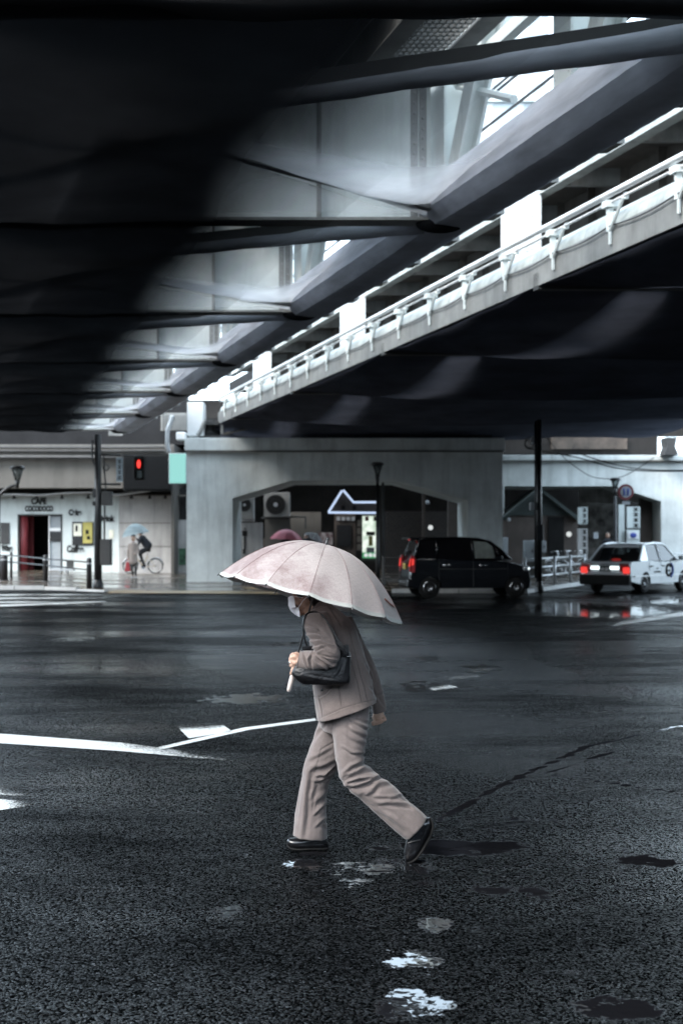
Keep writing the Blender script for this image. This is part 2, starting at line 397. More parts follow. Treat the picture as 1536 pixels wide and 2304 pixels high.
M['tactile'] = surf('tactile', (.20,.14,.07), .35, var=.5, scale=1.2)
M['kerb'] = surf('kerb', (.28,.29,.29), .5, var=.2, scale=1.5, streak=.2)
m = MB()     # raised pavement, kerb height 0.12 on the left sinking to road level towards the middle
KZ = .12
edge = [(-300,1326),(100,1326),(170,1328),(235,1331)]
low = [(300,1336),(650,1337),(890,1330)]
pts = [G(x, y) for x, y in edge] + [G(x, y) for x, y in low]
zs = [KZ, KZ, .08, .03, .012, .012, .012]
top = [Vector((p.x, p.y, z)) for p, z in zip(pts, zs)]
bot = [Vector((p.x, p.y, -.02)) for p in pts]
back = [Vector((p.x*62/p.y if p.y < 62 else p.x, 62, z)) for p, z in zip(pts, zs)]
n = len(pts)
m.add(top+back, [(i, i+1, n+i+1, n+i) for i in range(n-1)])
m.add(bot+top, [(i, i+1, n+i+1, n+i) for i in range(n-1)])
o = m.build('pavement', M['paving']); o['kind'] = 'structure'
# pavement on the right behind the guard rail
m = MB()
rp = [G(880,1333), G(1185,1334), G(1310,1315), G(1340,1298)]
top = [Vector((p.x, p.y, .1)) for p in rp]; back = [Vector((p.x*1.25, 64, .1)) for p in rp]; bot = [Vector((p.x,p.y,-.02)) for p in rp]
m.add(top+back, [(i,i+1,5+i,4+i) for i in range(3)]); m.add(bot+top, [(i,i+1,5+i,4+i) for i in range(3)])
o = m.build('pavement', M['paving']); o['kind'] = 'structure'
# tactile strips
m = MB()
for (quad, z) in (([(240,1334),(640,1336),(640,1331),(262,1328)], .022), ([(560,1326),(640,1322),(620,1319),(545,1322)], .022)):
    m.prism([G(x, y, z) for x, y in quad], (0,0,.004))
o = m.build('pavement_strip', M['tactile']); o['kind'] = 'structure'
# kerb stones
m = MB()
def kerb_run(pxs, hgt, w=.18):
    ps = [G(x, y) for x, y in pxs]
    for a, b_ in zip(ps[:-1], ps[1:]):
        d = (b_-a); Ln = d.length; d.normalize(); k = max(1, int(Ln/.9)); nrm = Vector((-d.y, d.x, 0))
        if nrm.y < 0: nrm = -nrm
        for i in range(k):
            p = a + d*(Ln*i/k + .012); q = a + d*(Ln*(i+1)/k - .012)
            h_ = hgt + random.uniform(-.004,.004)
            m.hexa([p-nrm*.02, q-nrm*.02, q+nrm*w, p+nrm*w] + [v_+Vector((0,0,h_)) for v_ in (p-nrm*.005, q-nrm*.005, q+nrm*w, p+nrm*w)])
kerb_run([(-300,1327),(100,1327)], KZ+.012); kerb_run([(100,1327),(172,1329)], .10); kerb_run([(172,1329),(236,1332)], .05)
kerb_run([(880,1334),(1185,1335)], .12); kerb_run([(1185,1335),(1312,1316)], .12)
o = m.build('kerb', M['kerb']); o['kind'] = 'structure'
# ================================================================== railway bridges
NODES = [10.45, 17.8, 25.0, 31.8, 38.6, 45.4]
D_END = 52.6
def rivets(m, pts, r=.018):
    for p, nrm in pts:
        n = Vector(nrm).normalized(); a = n.orthogonal().normalized(); b_ = n.cross(a)
        base = [p + (a*math.cos(t)+b_*math.sin(t))*r for t in (0,1.047,2.094,3.142,4.189,5.236)]
        top = [q + n*r*.6 - (q-p)*.45 for q in base]
        m.loft([base, top])
lb = empty('railway_bridge', B(6.9, 30, 3.0), 'steel truss railway bridge overhead with netted underside and pale floor beams', 'bridge', 'railway bridges overhead')
m = MB(); m.bbar(6.62, 7.17, 8.6, D_END, 4.38, 4.86)
for D in [8.6+1.0*i for i in range(47)]: m.bbar(6.60, 7.19, D, D+.05, 4.36, 4.88)
m.build('bottom_chord', M['steel_grey'], lb)
m = MB(); m.bbar(6.78, 7.02, 4.0, D_END, 10.2, 10.5); m.build('top_chord', M['steel_pale'], lb)
# posts and diagonals of the truss
k = 0
D = NODES[0] - 6.8/2 - .0
posts = []
for a, b_ in zip(NODES[:-1], NODES[1:]): posts += [a, (a+b_)/2]
posts += [NODES[-1], NODES[-1]+3.4, NODES[-1]+6.8]
for i, D in enumerate(posts):
    m = MB(); w = .27 if i % 2 == 0 else .20
    m.bbar(6.70, 6.73, D-w, D+w, 4.87, 10.2); m.bbar(7.06, 7.09, D-w, D+w, 4.87, 10.2)
    m.bbar(6.73, 7.06, D-.02, D+.02, 4.87, 10.2)
    rv = []
    for j in range(34):
        h_ = 4.95+.15*j
        rv += [(B(6.70, D-w+.05, h_), (-1,0,0)), (B(6.70, D+w-.05, h_), (-1,0,0))]
    if D < 34: rivets(m, rv)
    m.build('truss_post', M['steel_pale'], lb)
for i, (a, b_) in enumerate(zip(posts[:-1], posts[1:])):
    m = MB(); h0, h1 = 4.88, 10.2; w = .19
    lo, hi = (b_-.25, a+.25)
    if i % 2: lo, hi = (b_-.25, a+.25)
    for s0, s1 in ((6.78,6.82),(6.98,7.02)):
        m.hexa([B(s0,lo-w,h0),B(s1,lo-w,h0),B(s1,lo+w,h0),B(s0,lo+w,h0),B(s0,hi-w,h1),B(s1,hi-w,h1),B(s1,hi+w,h1),B(s0,hi+w,h1)])
    m.hexa([B(6.82,lo-.02,h0),B(6.98,lo-.02,h0),B(6.98,lo+.02,h0),B(6.82,lo+.02,h0),B(6.82,hi-.02,h1),B(6.98,hi-.02,h1),B(6.98,hi+.02,h1),B(6.82,hi+.02,h1)])
    m.build('truss_diagonal', M['steel_pale'], lb)
# struts and light bracing inside each truss panel
for i, (a, b_) in enumerate(zip(posts[:-1], posts[1:])):
    m = MB(); m.bbar(6.84, 6.98, a+.2, b_-.2, 6.22, 6.38); m.build('truss_strut', M['steel_pale'], lb)
    m = MB(); m.tube([B(6.95, b_-.1, 6.25), B(6.95, b_-1.9, 5.45)], .055, 6); m.tube([B(6.95, a+.1, 6.4), B(6.95, a+1.7, 7.3)], .055, 6); m.build('light_brace', M['steel_pale'], lb)
m = MB()
for s_, h_ in ((7.9, 6.10), (7.95, 6.55), (8.4, 7.0)): m.tube([B(s_, 6, h_), B(s_, 52, h_)], .022, 6)
m.build('service_pipe', M['steel_dark'], lb)
# floor beams with stiffeners and a riveted end angle
for i, D in enumerate(NODES + [52.2]):
    xr = 6.62; xl = -.4
    m = MB()
    m.hexa([B(xl,D,4.42),B(xr,D,4.42),B(xr,D+.03,4.42),B(xl,D+.03,4.42),B(xl,D,6.28),B(xr,D,6.28),B(xr,D+.03,6.28),B(xl,D+.03,6.28)])
    f = m.build('floor_beam', M['steel_pale'], lb)
    m = MB()
    m.hexa([B(xl,D-.17,4.38),B(xr,D-.17,4.38),B(xr,D+.2,4.38),B(xl,D+.2,4.38),B(xl,D-.17,4.42),B(xr,D-.17,4.42),B(xr,D+.2,4.42),B(xl,D+.2,4.42)])
    m.build('beam_flange', M['steel_grey'], f)
    m = MB(); s = 5.05
    js = 0
    while s > -.3:
        h0 = 4.43 if js % 2 == 0 else 5.35
        m.hexa([B(s-.012,D-.15,h0),B(s+.012,D-.15,h0),B(s+.012,D-.001,h0),B(s-.012,D-.001,h0),B(s-.012,D-.15,6.27),B(s+.012,D-.15,6.27),B(s+.012,D-.001,6.27),B(s-.012,D-.001,6.27)])
        s -= .85; js += 1
    m.build('stiffener', M['steel_grey'], f)
    m = MB(); rv = []
    for s0 in (6.34, 6.46):
        m.hexa([B(s0,D-.012,4.43),B(s0+.10,D-.012,4.43),B(s0+.10,D-.001,4.43),B(s0,D-.001,4.43),B(s0,D-.012,6.27),B(s0+.10,D-.012,6.27),B(s0+.10,D-.001,6.27),B(s0,D-.001,6.27)])
        for j in range(13): rv.append((B(s0+.05, D-.012, 4.5+.14*j+(.07 if s0 > 6.4 else 0)), (0,-1,0)))
    rivets(m, rv, .024)
    m.build('end_angle', M['steel_grey'], f)
# stringers
for s in (5.58, 6.52, 4.2, 2.9, 1.5, .2):
    m = MB(); m.bbar(s-.02, s+.02, 5.6, D_END, 6.3, 6.9 if s < 6 else 6.46); m.bbar(s-.14, s+.14, 5.6, D_END, 6.285, 6.31)
    m.build('stringer', M['steel_dark'] if s < 5 else M['steel_grey'], lb)
# deck, black underneath; unseen front end added for shade, gaps light the bays
m = MB(); m.bbar(-.5, 2.6, -3.0, D_END, 6.95, 7.3); m.bbar(2.6, 5.60, -3.0, 10.8, 6.95, 7.3); m.bbar(2.6, 5.60, 15.9, 20.2, 6.95, 7.3); m.build('deck', M['deck_dark'], lb)
# sleepers across the unseen gaps left to let light into the bays
D = 11.3
while D < D_END:
    if not 15.6 < D < 20.3:
        m = MB(); m.bbar(2.6, 5.9, D, D+.24, 6.96, 7.14); m.build('sleeper', M['steel_brown'], lb)
    D += 1.15
# grating walkway between the two outer stringers
m = MB()
D = 8.8
while D < 40:
    m.bbar(5.72, 6.40, D, D+.035, 6.36, 6.40); D += .13
for j in range(9): m.bbar(5.74+.08*j, 5.755+.08*j, 8.8, 40, 6.365, 6.395)
m.build('grating', M['steel_grey'], lb)
m = MB()
for i in range(12): m.bbar(5.60, 6.50, 10.2+3.4*i, 10.6+3.4*i, 6.32, 6.355)
m.build('cross_piece', M['steel_grey'], lb)
# outriggers sticking out of the chord
D = 10.6
while D < 52:
    m = MB()
    m.hexa([B(7.18,D,4.80),B(8.25,D,4.86),B(8.25,D+.42,4.86),B(7.18,D+.42,4.80),B(7.18,D,5.08),B(8.25,D,5.08),B(8.25,D+.42,5.08),B(7.18,D+.42,5.08)])
    m.tube([B(8.0,D+.1,5.08),B(8.0,D+.1,5.16)], .03, 6); m.tube([B(8.0,D+.32,5.08),B(8.0,D+.32,5.16)], .03, 6)
    m.build('outrigger', M['steel_grey'], lb); D += 1.72
# lateral bracing from every node
for i, D in enumerate(NODES + [52.2]):
    if i + 1 < len(NODES)+1:
        m = MB()
        o_ = .8 if i == 0 else .25
        p, q = B(6.7, D+o_, 4.46), B(-.3, D+o_+3.3, 4.46)
        t = (q-p).normalized(); n_ = t.cross(Vector((0,0,1))).normalized()
        for a, b_ in ((p, q),):
            m.hexa([a-n_*.13, b_-n_*.13, b_+n_*.13, a+n_*.13] + [v_+Vector((0,0,.14)) for v_ in (a-n_*.13, b_-n_*.13, b_+n_*.13, a+n_*.13)])
        m.build('lateral_brace', M['steel_dark'], lb)
    if i > 0:
        m = MB(); a, b_ = B(6.7, D-.2, 4.46), B(-1.0, D-5.9, 4.46)
        t = (b_-a).normalized(); n_ = t.cross(Vector((0,0,1))).normalized()
        m.hexa([a-n_*.07, b_-n_*.07, b_+n_*.07, a+n_*.07] + [v_+Vector((0,0,.10)) for v_ in (a-n_*.07, b_-n_*.07, b_+n_*.07, a+n_*.07)])
        m.build('lateral_brace', M['steel_grey'], lb)

# ---------------------------------------------------------------- nets
def net_mat(name, col, dense=.9, sheer=.4, tr=.45):
    """woven net: threads with gaps; attribute 'gather' says how bunched up the cloth is (0 single sheer layer, 1 opaque)"""
    m, nt, out = new_mat(name)
    d = N(nt, 'ShaderNodeBsdfDiffuse'); t = N(nt, 'ShaderNodeBsdfTranslucent'); tp = N(nt, 'ShaderNodeBsdfTransparent')
    tc = N(nt, 'ShaderNodeTexCoord'); mp = N(nt, 'ShaderNodeMapping'); mp.inputs['Scale'].default_value = (.4,.4,3); L(nt, tc.outputs['Object'], mp.inputs[0])
    nz = N(nt, 'ShaderNodeTexNoise', Scale=1.6, Detail=6, Roughness=.6); L(nt, mp.outputs[0], nz.inputs['Vector'])
    c = ramp(nt, nz.outputs['Fac'], [(.3, tuple(x*.7 for x in col)), (.7, tuple(x*1.25 for x in col))])
    L(nt, c, d.inputs[0]); L(nt, c, t.inputs[0])
    m1 = N(nt, 'ShaderNodeMixShader'); m1.inputs[0].default_value = tr; L(nt, d.outputs[0], m1.inputs[1]); L(nt, t.outputs[0], m1.inputs[2])
    at = N(nt, 'ShaderNodeAttribute', attribute_name='gather')
    mr = N(nt, 'ShaderNodeMapRange'); L(nt, at.outputs['Fac'], mr.inputs[0]); mr.inputs[3].default_value = sheer; mr.inputs[4].default_value = dense
    m2 = N(nt, 'ShaderNodeMixShader'); L(nt, mr.outputs[0], m2.inputs[0]); L(nt, tp.outputs[0], m2.inputs[1]); L(nt, m1.outputs[0], m2.inputs[2])
    L(nt, m2.outputs[0], out.inputs[0]); return m
M['net'] = net_mat('net', (.80,.82,.86), .85, .07, .7)
M['net_wrap'] = net_mat('net_wrap', (.58,.60,.66), 1.0, 1.0, .35)
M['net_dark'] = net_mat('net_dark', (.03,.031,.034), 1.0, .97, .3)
M['net_shade'] = net_mat('net_shade', (.014,.015,.017), 1.0, 0.0, .2)  # near black, stands for the unlit side of the net
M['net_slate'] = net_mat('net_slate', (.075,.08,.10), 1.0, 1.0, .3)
def patch(fn, nu, nv, name, mat, parent=None, gather=None):
    vs = [fn(i/nu, j/nv) for j in range(nv+1) for i in range(nu+1)]
    off = Vector((0,0,0)) if parent is None else Vector(parent.location)
    me = bpy.data.meshes.new(name)
    me.from_pydata([tuple(p-off) for p in vs], [], [(j*(nu+1)+i, j*(nu+1)+i+1, (j+1)*(nu+1)+i+1, (j+1)*(nu+1)+i) for j in range(nv) for i in range(nu)])
    for p in me.polygons: p.use_smooth = True
    at = me.attributes.new('gather', 'FLOAT', 'POINT')
    at.data.foreach_set('value', [(gather(i/nu, j/nv) if gather else 1.0) for j in range(nv+1) for i in range(nu+1)])
    me.materials.append(mat)
    o = bpy.data.objects.new(name, me); COL.objects.link(o)
    if parent: o.parent = parent
    return o
def sstep(a, b_, x):
    t = max(0, min(1, (x-a)/(b_-a))); return t*t*(3-2*t)
bays = list(zip(NODES[:-1], NODES[1:])) + [(45.4, 52.2)]
ordn = ['nearest', 'second', 'third', 'fourth', 'fifth', 'sixth', 'seventh', 'eighth']
for i, (Da, Db) in enumerate(bays):
    nt_ = empty('safety_net', B(5.5, (Da+Db)/2, 4.3), 'grey safety net under the truss bridge, %s bay out from the camera' % ordn[i], 'net', 'safety nets under the truss bridge')
    # hanging sheet between the chord and the two braces
    Ln = Db - Da; O_ = .8 if i == 0 else .25
    def edge_far(t, Da=Da, Db=Db):   # brace from the far node towards the camera
        return 6.6 - 5.2*t, Db - .10 - (Db-Da-.35-2.45)*t
    def edge_near(t, Da=Da, Db=Db):
        return 6.6 - 5.2*t, Da + O_ + 2.45*t
    def fn(u, v, Da=Da, Db=Db):
        s, Dn = edge_near(u); _, Df = edge_far(u)
        if u < .02: Dn, Df = Da+O_-.1, Db-.1
        w = Df - Dn
        D = Dn + w*v
        sag = .22*math.sin(math.pi*v)**1.0*(w/6.6)*math.sin(min(1, .25+u*1.2)*math.pi*.5)
        lift = .42*math.exp(-(u/.10)**1.3)*math.sin(math.pi*v)**.5
        z = 4.42 - sag + lift + .03*noise.noise(Vector((s*1.2, D*1.0, 4.0)))
        return B(s, D, z)
    def ga(u, v):
        return max(sstep(.45, .98, v)*.85, sstep(.55, 1.0, u)*1.0, .0)
    patch(fn, 40, 40, 'net_sheet', M['net'], nt_, ga)
    # cloth wrapped round the chord
    def wrap(u, v, Da=Da, Db=Db):
        D = Da + Ln*u
        pin = math.sin(math.pi*u)**.6
        prof = [(6.56, 4.93), (6.50, 4.72-.02*pin), (6.46-.05*pin, 4.50-.04*pin), (6.62, 4.34-.06*pin), (6.9, 4.30-.05*pin), (7.18, 4.30-.02*pin), (7.26, 4.42), (7.24, 4.75)]
        x = v*(len(prof)-1); k_ = min(int(x), len(prof)-2); f_ = x-k_
        s = prof[k_][0]*(1-f_)+prof[k_+1][0]*f_; h_ = prof[k_][1]*(1-f_)+prof[k_+1][1]*f_
        w_ = .018*noise.noise(Vector((D*1.7, v*5, i*3.0))) + .006*math.sin(D*19 + v*7)
        return B(s + w_, D, h_ + w_)
    wp = patch(wrap, 90, 21, 'net_wrap', M['net_wrap'], nt_); smooth_by_angle(wp, 22)
    # near-black net fading in, painting shade over the rest of the bay
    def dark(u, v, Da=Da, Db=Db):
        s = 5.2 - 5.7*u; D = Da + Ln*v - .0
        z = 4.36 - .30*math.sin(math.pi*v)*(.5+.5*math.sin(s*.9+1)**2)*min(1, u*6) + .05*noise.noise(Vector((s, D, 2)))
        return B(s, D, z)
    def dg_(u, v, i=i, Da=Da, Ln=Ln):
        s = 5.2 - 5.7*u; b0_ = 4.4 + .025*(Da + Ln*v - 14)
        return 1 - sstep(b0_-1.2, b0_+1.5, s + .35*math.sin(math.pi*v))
    patch(dark, 80, 18, 'shade_net', M['net_shade'], nt_, dg_)
    # second fold hanging from the far brace to the floor beam
    def fold(u, v, Da=Da, Db=Db):
        s, Df = edge_far(u); D = Df + (Db - .1 - Df)*v
        z = 4.40 + .10*v - .16*math.sin(math.pi*v)*(u) + .02*noise.noise(Vector((s*2, D*2, 7)))
        return B(s - .15, D, z)
    patch(fold, 34, 12, 'net_fold', M['net'], nt_, lambda u, v: min(1, .15 + sstep(.45, .95, u)*.95 + .5*max(0, .25-v)*4*.25))
    # cloth rolled round the braces
    for (sa, Da_, sb, Db_) in ((6.6, Da+O_, .6, Da+O_+2.85),):
        m = MB(); path = []; rad = []
        for j in range(30):
            t = j/29; s = sa+(sb-sa)*t; D = Da_+(Db_-Da_)*t
            path.append(B(s, D, 4.42 + .005*math.sin(j*1.3))); rad.append(.085 + .05*(1-t)**3 + .03*t + .003*math.sin(j*2.1))
        m.tube(path, rad, 10)
        m.build('rolled_net', M['net_wrap'], nt_, smooth=True)
    # rope bundle at the node
    m = MB(); m.ellipsoid(B(6.75, Db, 4.36), (.34,.20,.12)); m.build('net_knot', M['net_dark'], nt_, smooth=True)

# dark cloth before the first node, its unseen part added to shade the walker
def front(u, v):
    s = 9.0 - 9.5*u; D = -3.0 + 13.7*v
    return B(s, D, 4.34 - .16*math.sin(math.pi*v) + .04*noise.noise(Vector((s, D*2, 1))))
nf = patch(front, 70, 10, 'safety_net', M['net_dark']); tag(nf, 'black safety net along the top edge, extended unseen over the camera to block sky light', 'net', 'safety nets under the truss bridge')

# ---------------------------------------------------------------- second bridge with walkway
M['steel_mid'] = surf('steel_mid', (.40,.42,.40), .5, var=.25, scale=2.2, streak=.5)
rb = empty('railway_bridge', B(11, 30, 3.0), 'plate girder railway bridge with pale maintenance walkway and pipe rail', 'bridge', 'railway bridges overhead')
D0, D1 = 7.0, 50.5
m = MB(); m.bbar(10.86, 10.98, D0, D1, 6.39, 6.66); m.bbar(10.80, 11.04, D0, D1, 6.35, 6.39); m.build('fascia_beam', M['steel_mid'], rb)
m = MB(); m.bbar(10.98, 12.2, D0, D1, 6.70, 6.76); m.build('walkway_slab', M['steel_brown'], rb)
m = MB(); m.bbar(12.2, 12.24, D0, D1, 4.3, 6.7)
D = D0+.3
while D < D1: m.bbar(12.06, 12.2, D, D+.03, 4.3, 6.7); D += 1.22
m.build('main_girder', M['steel_brown'], rb)
D = D0+.6
while D < D1:
    m = MB(); m.bbar(10.98, 12.2, D, D+.10, 6.38, 6.7); m.build('cross_beam', M['steel_grey'], rb)
    m = MB(); m.bbar(10.83, 10.86, D+.0, D+.14, 6.39, 6.66)
    rivets(m, [(B(10.83, D+.07, 6.42+.05*j), (-1,0,0)) for j in range(5)], .02)
    m.build('splice_plate', M['steel_pale'], rb); D += 2.6
M['skylight'] = glass('skylight', (.25,.3,.35), .4, .55)
m = MB(); m.bbar(12.24, 27, -3.0, 57, 6.45, 6.9); m.build('deck', M['deck_dark'], rb)  # unseen ends added front and back to keep sky light out
# big riveted posts
for D in (13.6, 23.7, 33.8, 43.8):
    m = MB(); m.bbar(10.35, 10.40, D-.02, D+.55, 4.7, 7.6); m.bbar(10.40, 10.84, D+.53, D+.56, 4.7, 7.6); m.bbar(10.38, 10.84, D-.05, D-.02, 4.7, 7.6)
    rv = []
    for j in range(26):
        for e in (.05,.17): rv += [(B(10.40+e, D-.05, 4.8+.1*j), (0,-1,0)), (B(10.84-e, D-.05, 4.85+.1*j), (0,-1,0))]
    rivets(m, rv, .02)
    m.build('riveted_post', M['white_paint'], rb)
# maintenance walkway
m = MB(); m.bbar(9.92, 11.4, D0, 48, 4.30, 4.40); m.build('walkway_floor', M['steel_dark'], rb)
m = MB(); m.bbar(9.90, 9.93, D0, 48, 4.28, 4.70); m.build('toe_plate', M['steel_grey'], rb)
def panel(u, v):
    D = D0 + (48-D0)*u; t = v
    s = 9.97 + .40*t - .10*math.sin(math.pi*t); h_ = 4.73 + .40*t
    return B(s, D, h_)
pn = patch(panel, 200, 8, 'side_panel', M['steel_mid'], rb)
m = MB(); m.tube([B(9.85, D0, 5.17), B(9.85, 47.5, 5.17)], .05, 12); m.tube([B(9.88, D0, 5.05), B(9.88, 47.5, 5.05)], .022, 8)
m.build('pipe_rail', M['white_paint'], rb, smooth=True)
D = 8.3
while D < 47.5:
    m = MB()
    m.hexa([B(9.84,D,4.62),B(9.92,D,4.62),B(9.92,D+.06,4.62),B(9.84,D+.06,4.62),B(9.84,D,5.0),B(9.92,D,5.0),B(9.92,D+.06,5.0),B(9.84,D+.06,5.0)])
    m.bbar(9.80, 10.02, D-.05, D+.12, 4.98, 5.08)
    m.hexa([B(9.88,D-.42,5.0),B(9.93,D-.42,5.0),B(9.93,D-.36,5.0),B(9.88,D-.36,5.0)][::1] + [B(9.88,D-.42,5.1),B(9.93,D-.42,5.1),B(9.93,D-.36,5.1),B(9.88,D-.36,5.1)])
    m.tube([B(9.86,D-.40,5.02), B(9.86,D-.02,4.62), B(9.87,D,4.42)], .03, 6)
    m.build('rail_bracket', M['steel_pale'], rb); D += 1.83
# cable along the walkway
m = MB(); path = []
D = D0
while D < 47:
    t = ((D-8.3) % 1.83)/1.83; path.append(B(9.86, D, 4.70 - .06*math.sin(math.pi*t))); D += .2
m.tube(path, .012, 6); m.build('cable', M['black_metal'], rb)

RN = [-3.0, 2.5, 7.6, 14.6, 21.8, 29.6, 37.6, 45.6, 53.5]  # bays over and behind the camera are added to block sky light
for i, (Da, Db) in enumerate(zip(RN[:-1], RN[1:])):
    def fn(u, v, Da=Da, Db=Db):
        s = 9.9 + 17*u**1.4; D = Da + (Db-Da)*v
        k_ = math.sin(math.pi*v)**.9
        near_edge = math.exp(-(s-9.9)/3.0)
        z = 4.28 - .06*k_ - .55*k_*(1-math.exp(-(s-9.9)/1.3))*(.35+.65*math.exp(-(s-9.9)/5)) - .25*math.sin(math.pi*v)*abs(math.sin((s-9.9)*.21)) + .04*noise.noise(Vector((s*.6, D*.8, 5+i)))
        return B(s, D, z)
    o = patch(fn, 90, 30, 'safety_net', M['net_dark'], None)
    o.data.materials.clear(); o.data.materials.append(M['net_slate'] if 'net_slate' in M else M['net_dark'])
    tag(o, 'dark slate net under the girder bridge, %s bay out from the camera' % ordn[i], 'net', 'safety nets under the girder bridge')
# beams under the second bridge at the net edges
for i, D in enumerate(RN):
    m = MB(); m.hexa([B(9.9,D-.1,4.22),B(27,D-.1,4.22),B(27,D+.1,4.22),B(9.9,D+.1,4.22),B(9.9,D-.1,4.5),B(27,D-.1,4.5),B(27,D+.1,4.5),B(9.9,D+.1,4.5)])
    m.build('floor_beam', M['steel_dark'], rb)
# ================================================================== the walking woman
WD = 6.65
def W(px, py, dy=0.0):
    return P(px, py, WD + dy)
def fabric(name, col, col2=None, rough=.85, bump=.35):
    m, nt, out = new_mat(name)
    b = N(nt, 'ShaderNodeBsdfPrincipled'); L(nt, b.outputs[0], out.inputs[0]); b.inputs['Roughness'].default_value = rough
    b.inputs['Specular IOR Level'].default_value = .2; b.inputs['Sheen Weight'].default_value = .25; b.inputs['Sheen Roughness'].default_value = .5
    tc = N(nt, 'ShaderNodeTexCoord')
    nz = N(nt, 'ShaderNodeTexNoise', Scale=11, Detail=12, Roughness=.88); L(nt, tc.outputs['Object'], nz.inputs['Vector'])
    c = ramp(nt, nz.outputs['Fac'], [(.3, tuple(x*.72 for x in col)), (.7, col2 or tuple(x*1.25 for x in col))])
    sa = N(nt, 'ShaderNodeAttribute', attribute_name='seam'); sm = N(nt, 'ShaderNodeMixRGB'); L(nt, sa.outputs['Fac'], sm.inputs[0]); L(nt, c, sm.inputs[1]); sm.inputs[2].default_value = tuple(x*.22 for x in col)+(1,)
    L(nt, sm.outputs[0], b.inputs['Base Color'])
    mp = N(nt, 'ShaderNodeMapping'); mp.inputs['Scale'].default_value = (1,1,.5); L(nt, tc.outputs['Object'], mp.inputs[0])
    n2 = N(nt, 'ShaderNodeTexNoise', Scale=420, Detail=2); L(nt, mp.outputs[0], n2.inputs['Vector'])
    n3 = N(nt, 'ShaderNodeTexNoise', Scale=28, Detail=4, Distortion=1.2); L(nt, tc.outputs['Object'], n3.inputs['Vector'])
    b1 = N(nt, 'ShaderNodeBump', Strength=bump, Distance=.001); L(nt, n2.outputs['Fac'], b1.inputs['Height'])
    b2 = N(nt, 'ShaderNodeBump', Strength=.35, Distance=.006); L(nt, n3.outputs['Fac'], b2.inputs['Height']); L(nt, b1.outputs[0], b2.inputs['Normal'])
    L(nt, b2.outputs[0], b.inputs['Normal'])
    return m
def skin_mat():
    m, nt, out = new_mat('skin')
    b = N(nt, 'ShaderNodeBsdfPrincipled'); L(nt, b.outputs[0], out.inputs[0]); b.inputs['Roughness'].default_value = .5
    b.inputs['Subsurface Weight'].default_value = .12; b.inputs['Subsurface Radius'].default_value = (.01,.004,.002)
    tc = N(nt, 'ShaderNodeTexCoord'); nz = N(nt, 'ShaderNodeTexNoise', Scale=45, Detail=6); L(nt, tc.outputs['Object'], nz.inputs['Vector'])
    c = ramp(nt, nz.outputs['Fac'], [(.3, (.33,.20,.145)), (.7, (.50,.33,.25))]); L(nt, c, b.inputs['Base Color'])
    bp = N(nt, 'ShaderNodeBump', Strength=.3, Distance=.002); L(nt, nz.outputs['Fac'], bp.inputs['Height']); L(nt, bp.outputs[0], b.inputs['Normal'])
    return m
M['skin'] = skin_mat()
M['trouser'] = fabric('trouser_fabric', (.130,.108,.102))
M['jacket'] = fabric('jacket_fabric', (.140,.113,.104))
M['jacket_back'] = M['jacket']
M['hair'] = surf('hair', (.012,.009,.008), .45, var=.4, scale=40, stretch=(1,1,.1), bump=.6, bscale=120)
M['mask'] = surf('mask_cloth', (.88,.86,.90), .7, var=.05, scale=20, bump=.15, bscale=60)
M['leather'] = surf('black_leather', (.004,.004,.005), .42, var=.2, spec=.35, scale=20, bump=.35, bscale=90)
M['patent'] = surf('shoe_leather', (.007,.007,.008), .16, var=.2, scale=20, bump=.1, bscale=40)

def lrings(m, rows, n=28, sq=2.3):
    """rows: ((Lx,Ly),(Rx,Ry), depth offset, half thickness); silhouette edges given in photo px"""
    rings = []
    for (l, r, dy, th) in rows:
        a = W(l[0], l[1], dy); b_ = W(r[0], r[1], dy); c = (a+b_)/2; h_ = (b_-a)/2; ring = []
        for k in range(n):
            t = 2*math.pi*k/n; cx, sx = math.cos(t), math.sin(t)
            e = 2/sq
            ring.append(c + h_*(abs(cx)**e)*(1 if cx >= 0 else -1) + Vector((0,1,0))*th*(abs(sx)**e)*(1 if sx >= 0 else -1))
        rings.append(ring)
    m.loft(rings, True)
def dense(rows, k=5):      # Catmull-Rom between the given rows
    def flat(r): return [r[0][0], r[0][1], r[1][0], r[1][1], r[2], r[3]]
    f = [flat(r) for r in rows]; out = []
    for i in range(len(f)-1):
        p0 = f[max(i-1,0)]; p1 = f[i]; p2 = f[i+1]; p3 = f[min(i+2, len(f)-1)]
        for j in range(k):
            t = j/k
            out.append([.5*((2*b)+(-a+c)*t+(2*a-5*b+4*c-d)*t*t+(-a+3*b-3*c+d)*t**3) for a, b, c, d in zip(p0,p1,p2,p3)])
    out.append(f[-1])
    return [((r[0],r[1]),(r[2],r[3]),r[4],r[5]) for r in out]

